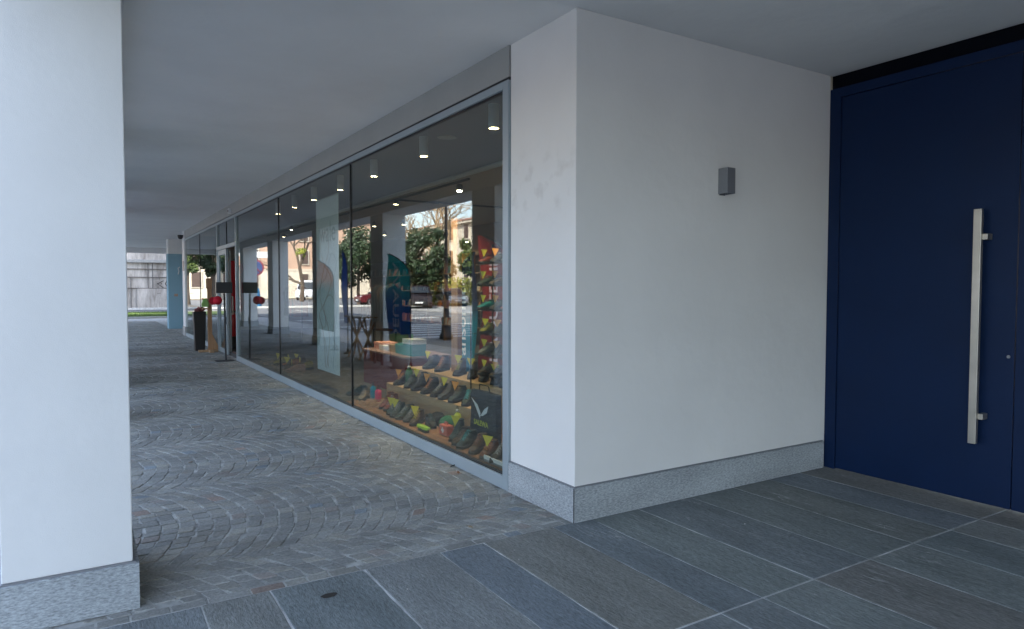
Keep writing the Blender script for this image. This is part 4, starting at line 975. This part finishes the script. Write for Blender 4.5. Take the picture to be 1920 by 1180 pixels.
def bare_tree(loc, h, seed, label, m_=None, depth=4):
    e = empty('bare_tree', loc, label, 'tree'); rnd = random.Random(seed); t = MB(); tw_ = MB()
    def br_(p, d, L, r_, k):
        q = p+d*L*.5+Vector((rnd.gauss(0,.05), rnd.gauss(0,.05), 0))*L; e_ = q+(d+Vector((rnd.gauss(0,.15), rnd.gauss(0,.15), .1))).normalized()*L*.5
        (t if k >= 3 else tw_).tube([p, q, e_], [r_, r_*.85, r_*.7], 6 if k > 2 else 4)
        if k == 0: return
        for _ in range(3 if k > 1 else 4):
            nd = (d+Vector((rnd.gauss(0,.55), rnd.gauss(0,.55), rnd.gauss(.1,.3)))).normalized(); br_(e_ if rnd.random() < .7 else q, nd, L*rnd.uniform(.6,.8), r_*.6, k-1)
    br_(Vector((0,0,0)), Vector((.05,.02,1)), h*.42, h*.028, depth+1)
    t.build('trunk', M['bark'] if not m_ else m_, e); tw_.build('branches', m_ or M['twig'], e); return e
bare_tree((-17.3,72,0), 9, 11, 'bare tree with forked trunk in front of the tan house', M['bark'], 3)
bt = bare_tree((-21,50,0), 9.5, 12, 'leafless sunlit tree rising between the dark evergreens', M['twig'], 5)
bare_tree((-25.5,53,0), 10, 13, 'tall leafless tree with many pale twigs by the lamp post', M['twig'], 5)
bare_tree((-30,51,0), 9, 14, 'leafless tree at the right of the street row', M['twig'], 4)
mis = empty('mistletoe_clump', (-17.3,71.5,5.3), 'yellow green leaf clump on the bare forked tree', 'leaf clump'); crown_mesh(.6,.5,500,.1,77,10).build('leaves', M['leafyel'], mis)
def hedge(x0, x1, y0, y1, h, m_, label, seed, n=6000):
    e = empty('hedge', ((x0+x1)/2, (y0+y1)/2, .05), label, 'hedge'); rnd = random.Random(seed); mb = MB(); wx = (x1-x0)/2; wy = (y1-y0)/2
    for _ in range(n):
        p = Vector((rnd.uniform(-wx,wx), rnd.uniform(-wy,wy), h*rnd.random()**.6*(.85+.15*math.sin(rnd.random()*6)))); u = Vector((rnd.gauss(0,1), rnd.gauss(0,1), rnd.gauss(0,1))).normalized(); v = u.orthogonal().normalized(); s_ = .11*rnd.uniform(.6,1.4)
        mb.add([p-u*s_, p-v*s_*.5, p+u*s_, p+v*s_*.5], [(0,1,2,3)])
    mb.build('foliage', m_, e); return e
hedge(-29, -18.5, 46.5, 48.0, 2.3, M['leafyel'], 'yellow green flowering hedge behind the dark car', 31)
gw = empty('garden_wall', (0,0,0), 'low pale garden wall behind the parked cars', 'wall'); MB().box(-34,-18,48.3,48.6,0,.75).build('wall', M['facade_cream'], gw); MB().box(-34,-18,48.25,48.65,.75,.82).build('coping', M['kerb'], gw)

# grass strip beyond the arcade
S(MB().box(-4.6, 14, 34.2, 42, -.2, .05).build('grass_strip', M['grassy']))
S(MB().box(-4.75, 14, 34.05, 34.19, -.2, .09).build('kerb', M['kerb'], bevel=.01))
S(MB().box(-4.75, 14, 42.01, 42.15, -.2, .09).build('kerb', M['kerb'], bevel=.01))
S(MB().box(-4.9, 14, 42.2, 49.2, -.2, -.015).build('path', M['asphalt']))
S(MB().box(-3.4, 14, 31.45, 34.0, -.2, -.004).build('path', M['paving']))
random.seed(17); g = MB()
for _ in range(16000):
    x, y = random.uniform(-2,5), random.uniform(34.25,41.9); hgt = random.uniform(.03,.1); a_ = random.random()*6.3; dx, dy = math.cos(a_)*.008, math.sin(a_)*.008
    g.add([(x-dx,y-dy,.05),(x+dx,y+dy,.05),(x+random.uniform(-.03,.03),y+random.uniform(-.03,.03),.05+hgt)], [(0,1,2)])
tag(g.build('grass', M['grassblade']), 'short green grass on the strip beyond the arcade', 'grass', kind='stuff')

# far stained concrete wall
def concrete():
    m, n, l, b = mat('stained_concrete'); g_ = n.new('ShaderNodeTexCoord'); mp = n.new('ShaderNodeMapping'); mp.inputs['Scale'].default_value = (1.6,1,.35); l.new(g_.outputs['Object'], mp.inputs[0])
    t = n.new('ShaderNodeTexNoise'); t.inputs['Scale'].default_value = 1.3; t.inputs['Detail'].default_value = 8; t.inputs['Roughness'].default_value = .7; l.new(mp.outputs[0], t.inputs['Vector'])
    r = n.new('ShaderNodeValToRGB'); r.color_ramp.elements[0].position = .32; r.color_ramp.elements[0].color = (.2,.175,.155,1); r.color_ramp.elements[1].position = .6; r.color_ramp.elements[1].color = (.58,.54,.5,1)
    l.new(t.outputs['Fac'], r.inputs[0]); l.new(r.outputs[0], b.inputs['Base Color']); b.inputs['Roughness'].default_value = .95; return m
cw = empty('concrete_wall', (0,0,0), 'tall grey stained concrete wall with cables and graffiti beyond the grass', 'wall'); CM = concrete()
MB().box(-3.4, 14, 50.2, 50.6, 0, 3.2).build('wall', CM, cw); MB().box(.35, 14, 49.95, 50.19, 0, 1.42).build('low_panel', CM, cw, bevel=.02)
MB().box(-3.4, 14, 50.35, 50.7, 3.2, 7.5).build('upper_wall', CM, cw); MB().box(-3.4,14,49.9,50.34,3.2,3.42).build('ledge', M['kerb'], cw, bevel=.03)
b = MB()
for z in (2.22, 2.78, 1.46): b.tube([(-3.4,50.12,z),(4,50.12,z-.02),(14,50.12,z+.02)], .03, 6)
b.build('cables', plain('grey_cable', (.12,.11,.1), .8), cw); b = MB()
for x in (1.05, 1.32, 3.1): b.tube([(x,50.14,.1 if x > 3 else 1.45),(x,50.14,3.18)], .03, 6)
b.box(-.02,.02,50.12,50.19,0,2.2)
b.build('pipes', plain('grey_pipe', (.2,.19,.18), .8), cw)
b = MB(); gp = [[(2.0,1.98),(1.62,1.76),(1.98,1.5)], [(2.22,2.0),(2.12,1.76),(2.25,1.5)], [(1.82,1.74),(1.9,1.78)], [(2.5,2.0),(2.5,1.5)], [(2.5,1.76),(2.75,2.0)]]
for s_ in gp: b.tube([(x,50.18 if x < 0 else 50.19,z) for x, z in s_], .028, 6)
b.build('graffiti', M['black'], cw)
MB().box(-30, 16, 49.25, 49.45, -.2, .12).build('kerb', M['paleline'], bevel=.02)['kind'] = 'structure'

# houses
def house(x0, x1, y0, y1, h, m_, label, face='-y', floors=3, first=1.2, wy=None, awning=False):
    e = empty('town_house', (0,0,0), label, 'house')
    MB().box(x0,x1,y0,y1,0,h).build('wall', m_, e)
    MB().box(x0-.5,x1+.5,y0-.5,y1+.5,h,h+.3).build('cornice', M['facade_cream'], e)
    MB().prism_ax([(x0-.6,h+.3),(x1+.6,h+.3),((x0+x1)/2,h+3)], y0-.6, y1+.6, 'y').build('roof', M['roof'], e)
    MB().box(x0-.03,x1+.03,y0-.04,y0-.001,0,3.9).build('ground_floor', M['facade_cream'], e)
    MB().box(x0-.05,x1+.05,y0-.1,y0-.001,3.9,4.15).build('string_course', M['facade_cream'], e)
    for fl_ in range(floors):
        z = first+fl_*3.3+ (0 if fl_ else 0)
        nx = int((x1-x0)/3.4)
        for i in range(nx):
            x = x0+1.7+i*(x1-x0-3.4)/max(1,nx-1)
            fr_ = MB(); fr_.box(x-.72,x+.72,y0-.14,y0-.042,z-.15,z+2.0); wo = fr_.build('window', M['facade_cream'], e)
            MB().box(x-.55,x+.55,y0-.19,y0-.141,z,z+1.85).build('shutter', M['shutter'], wo)
    if face == '+x':
        for fl_ in range(floors):
            z = first+fl_*3.3; ny = int((y1-y0)/4)
            for i in range(ny):
                y = y0+2+i*(y1-y0-4)/max(1,ny-1)
                wo = MB().box(x1+.001,x1+.12,y-.72,y+.72,z-.15,z+2.0).build('window', M['facade_cream'], e); MB().box(x1+.121,x1+.16,y-.55,y+.55,z,z+1.85).build('shutter', M['shutter'], wo)
    return e
house(-36, -12, 96, 110, 11.5, M['facade_tan'], 'tan three storey house with brown shutters at the end of the street', floors=3, first=1.6)
house(-11, 4, 92, 106, 9, M['facade_cream'], 'cream house beyond the concrete wall', floors=2, first=1.6)
house(-62, -40, 70, 96, 10, M['facade_cream'], 'cream house behind the evergreen trees', '+x', 3, 1.4)
house(-60, -42, 20, 60, 9, M['facade_tan'], 'tan row house across the park', '+x', 2, 1.4)

# small litter and marks on the ground
st2 = MB(); random.seed(5); st2.prism([(-1.655+.045*math.cos(R(a_))*random.uniform(.7,1.1), -.215+.028*math.sin(R(a_))*random.uniform(.7,1.1)) for a_ in range(0,360,24)], .0005, .0022)
S(st2.build('paving_stain', plain('dried_stain', (.03,.026,.022), .7)))
def leaf(x, y, rz, label, c, s_=1):
    e = empty('dry_leaf', (x,y,.004), label, 'leaf', None, rz); b = MB()
    P = [(-.03*s_,0,.001),(-.012*s_,.012*s_,.006),(.012*s_,.011*s_,.004),(.03*s_,0,.01),(.012*s_,-.011*s_,.003),(-.012*s_,-.012*s_,.007)]
    b.add(P+[(x_,y_,z_+.0015) for x_,y_,z_ in P], [(0,5,4,3,2,1),(6,7,8,9,10,11)]+[(i,(i+1)%6,6+(i+1)%6,6+i) for i in range(6)]); b.build('blade', plain('leaf_brown', c, .8), e)
    MB().tube([(.03*s_,0,.01),(.045*s_,.004,.006)], .0012, 5).build('stalk', M['bark'], e)
leaf(-.05, 1.62, .5, 'curled black dry leaf against the window frame foot', (.02,.018,.015), 1.1)
leaf(-.1, 1.42, 1.2, 'brown dry leaf on the setts near the window corner', (.2,.09,.04))
leaf(-.62, .25, 2.2, 'small pale dry leaf where setts meet slabs', (.3,.22,.13), .6)
leaf(-1.9, 2.9, .4, 'tiny brown leaf in the middle of the walkway', (.16,.1,.06), .7)
random.seed(31); b = MB()
for x, y in [(-.58,-.2),(-.63,-.33),(-1.3,-.35),(.9,-.6),(-.2,-.9),(1.6,-1.1),(-1.1,.3),(-.4,.6)]:
    r0 = random.uniform(.003,.006); b.lathe([(r0*.5,0),(r0,r0*.4),(r0*.4,r0*.8)], (x,y,0), 6)
tag(b.build('grit', plain('pale_grit', (.6,.58,.55), .9)), 'pale specks of grit on the paving', 'grit', kind='stuff')
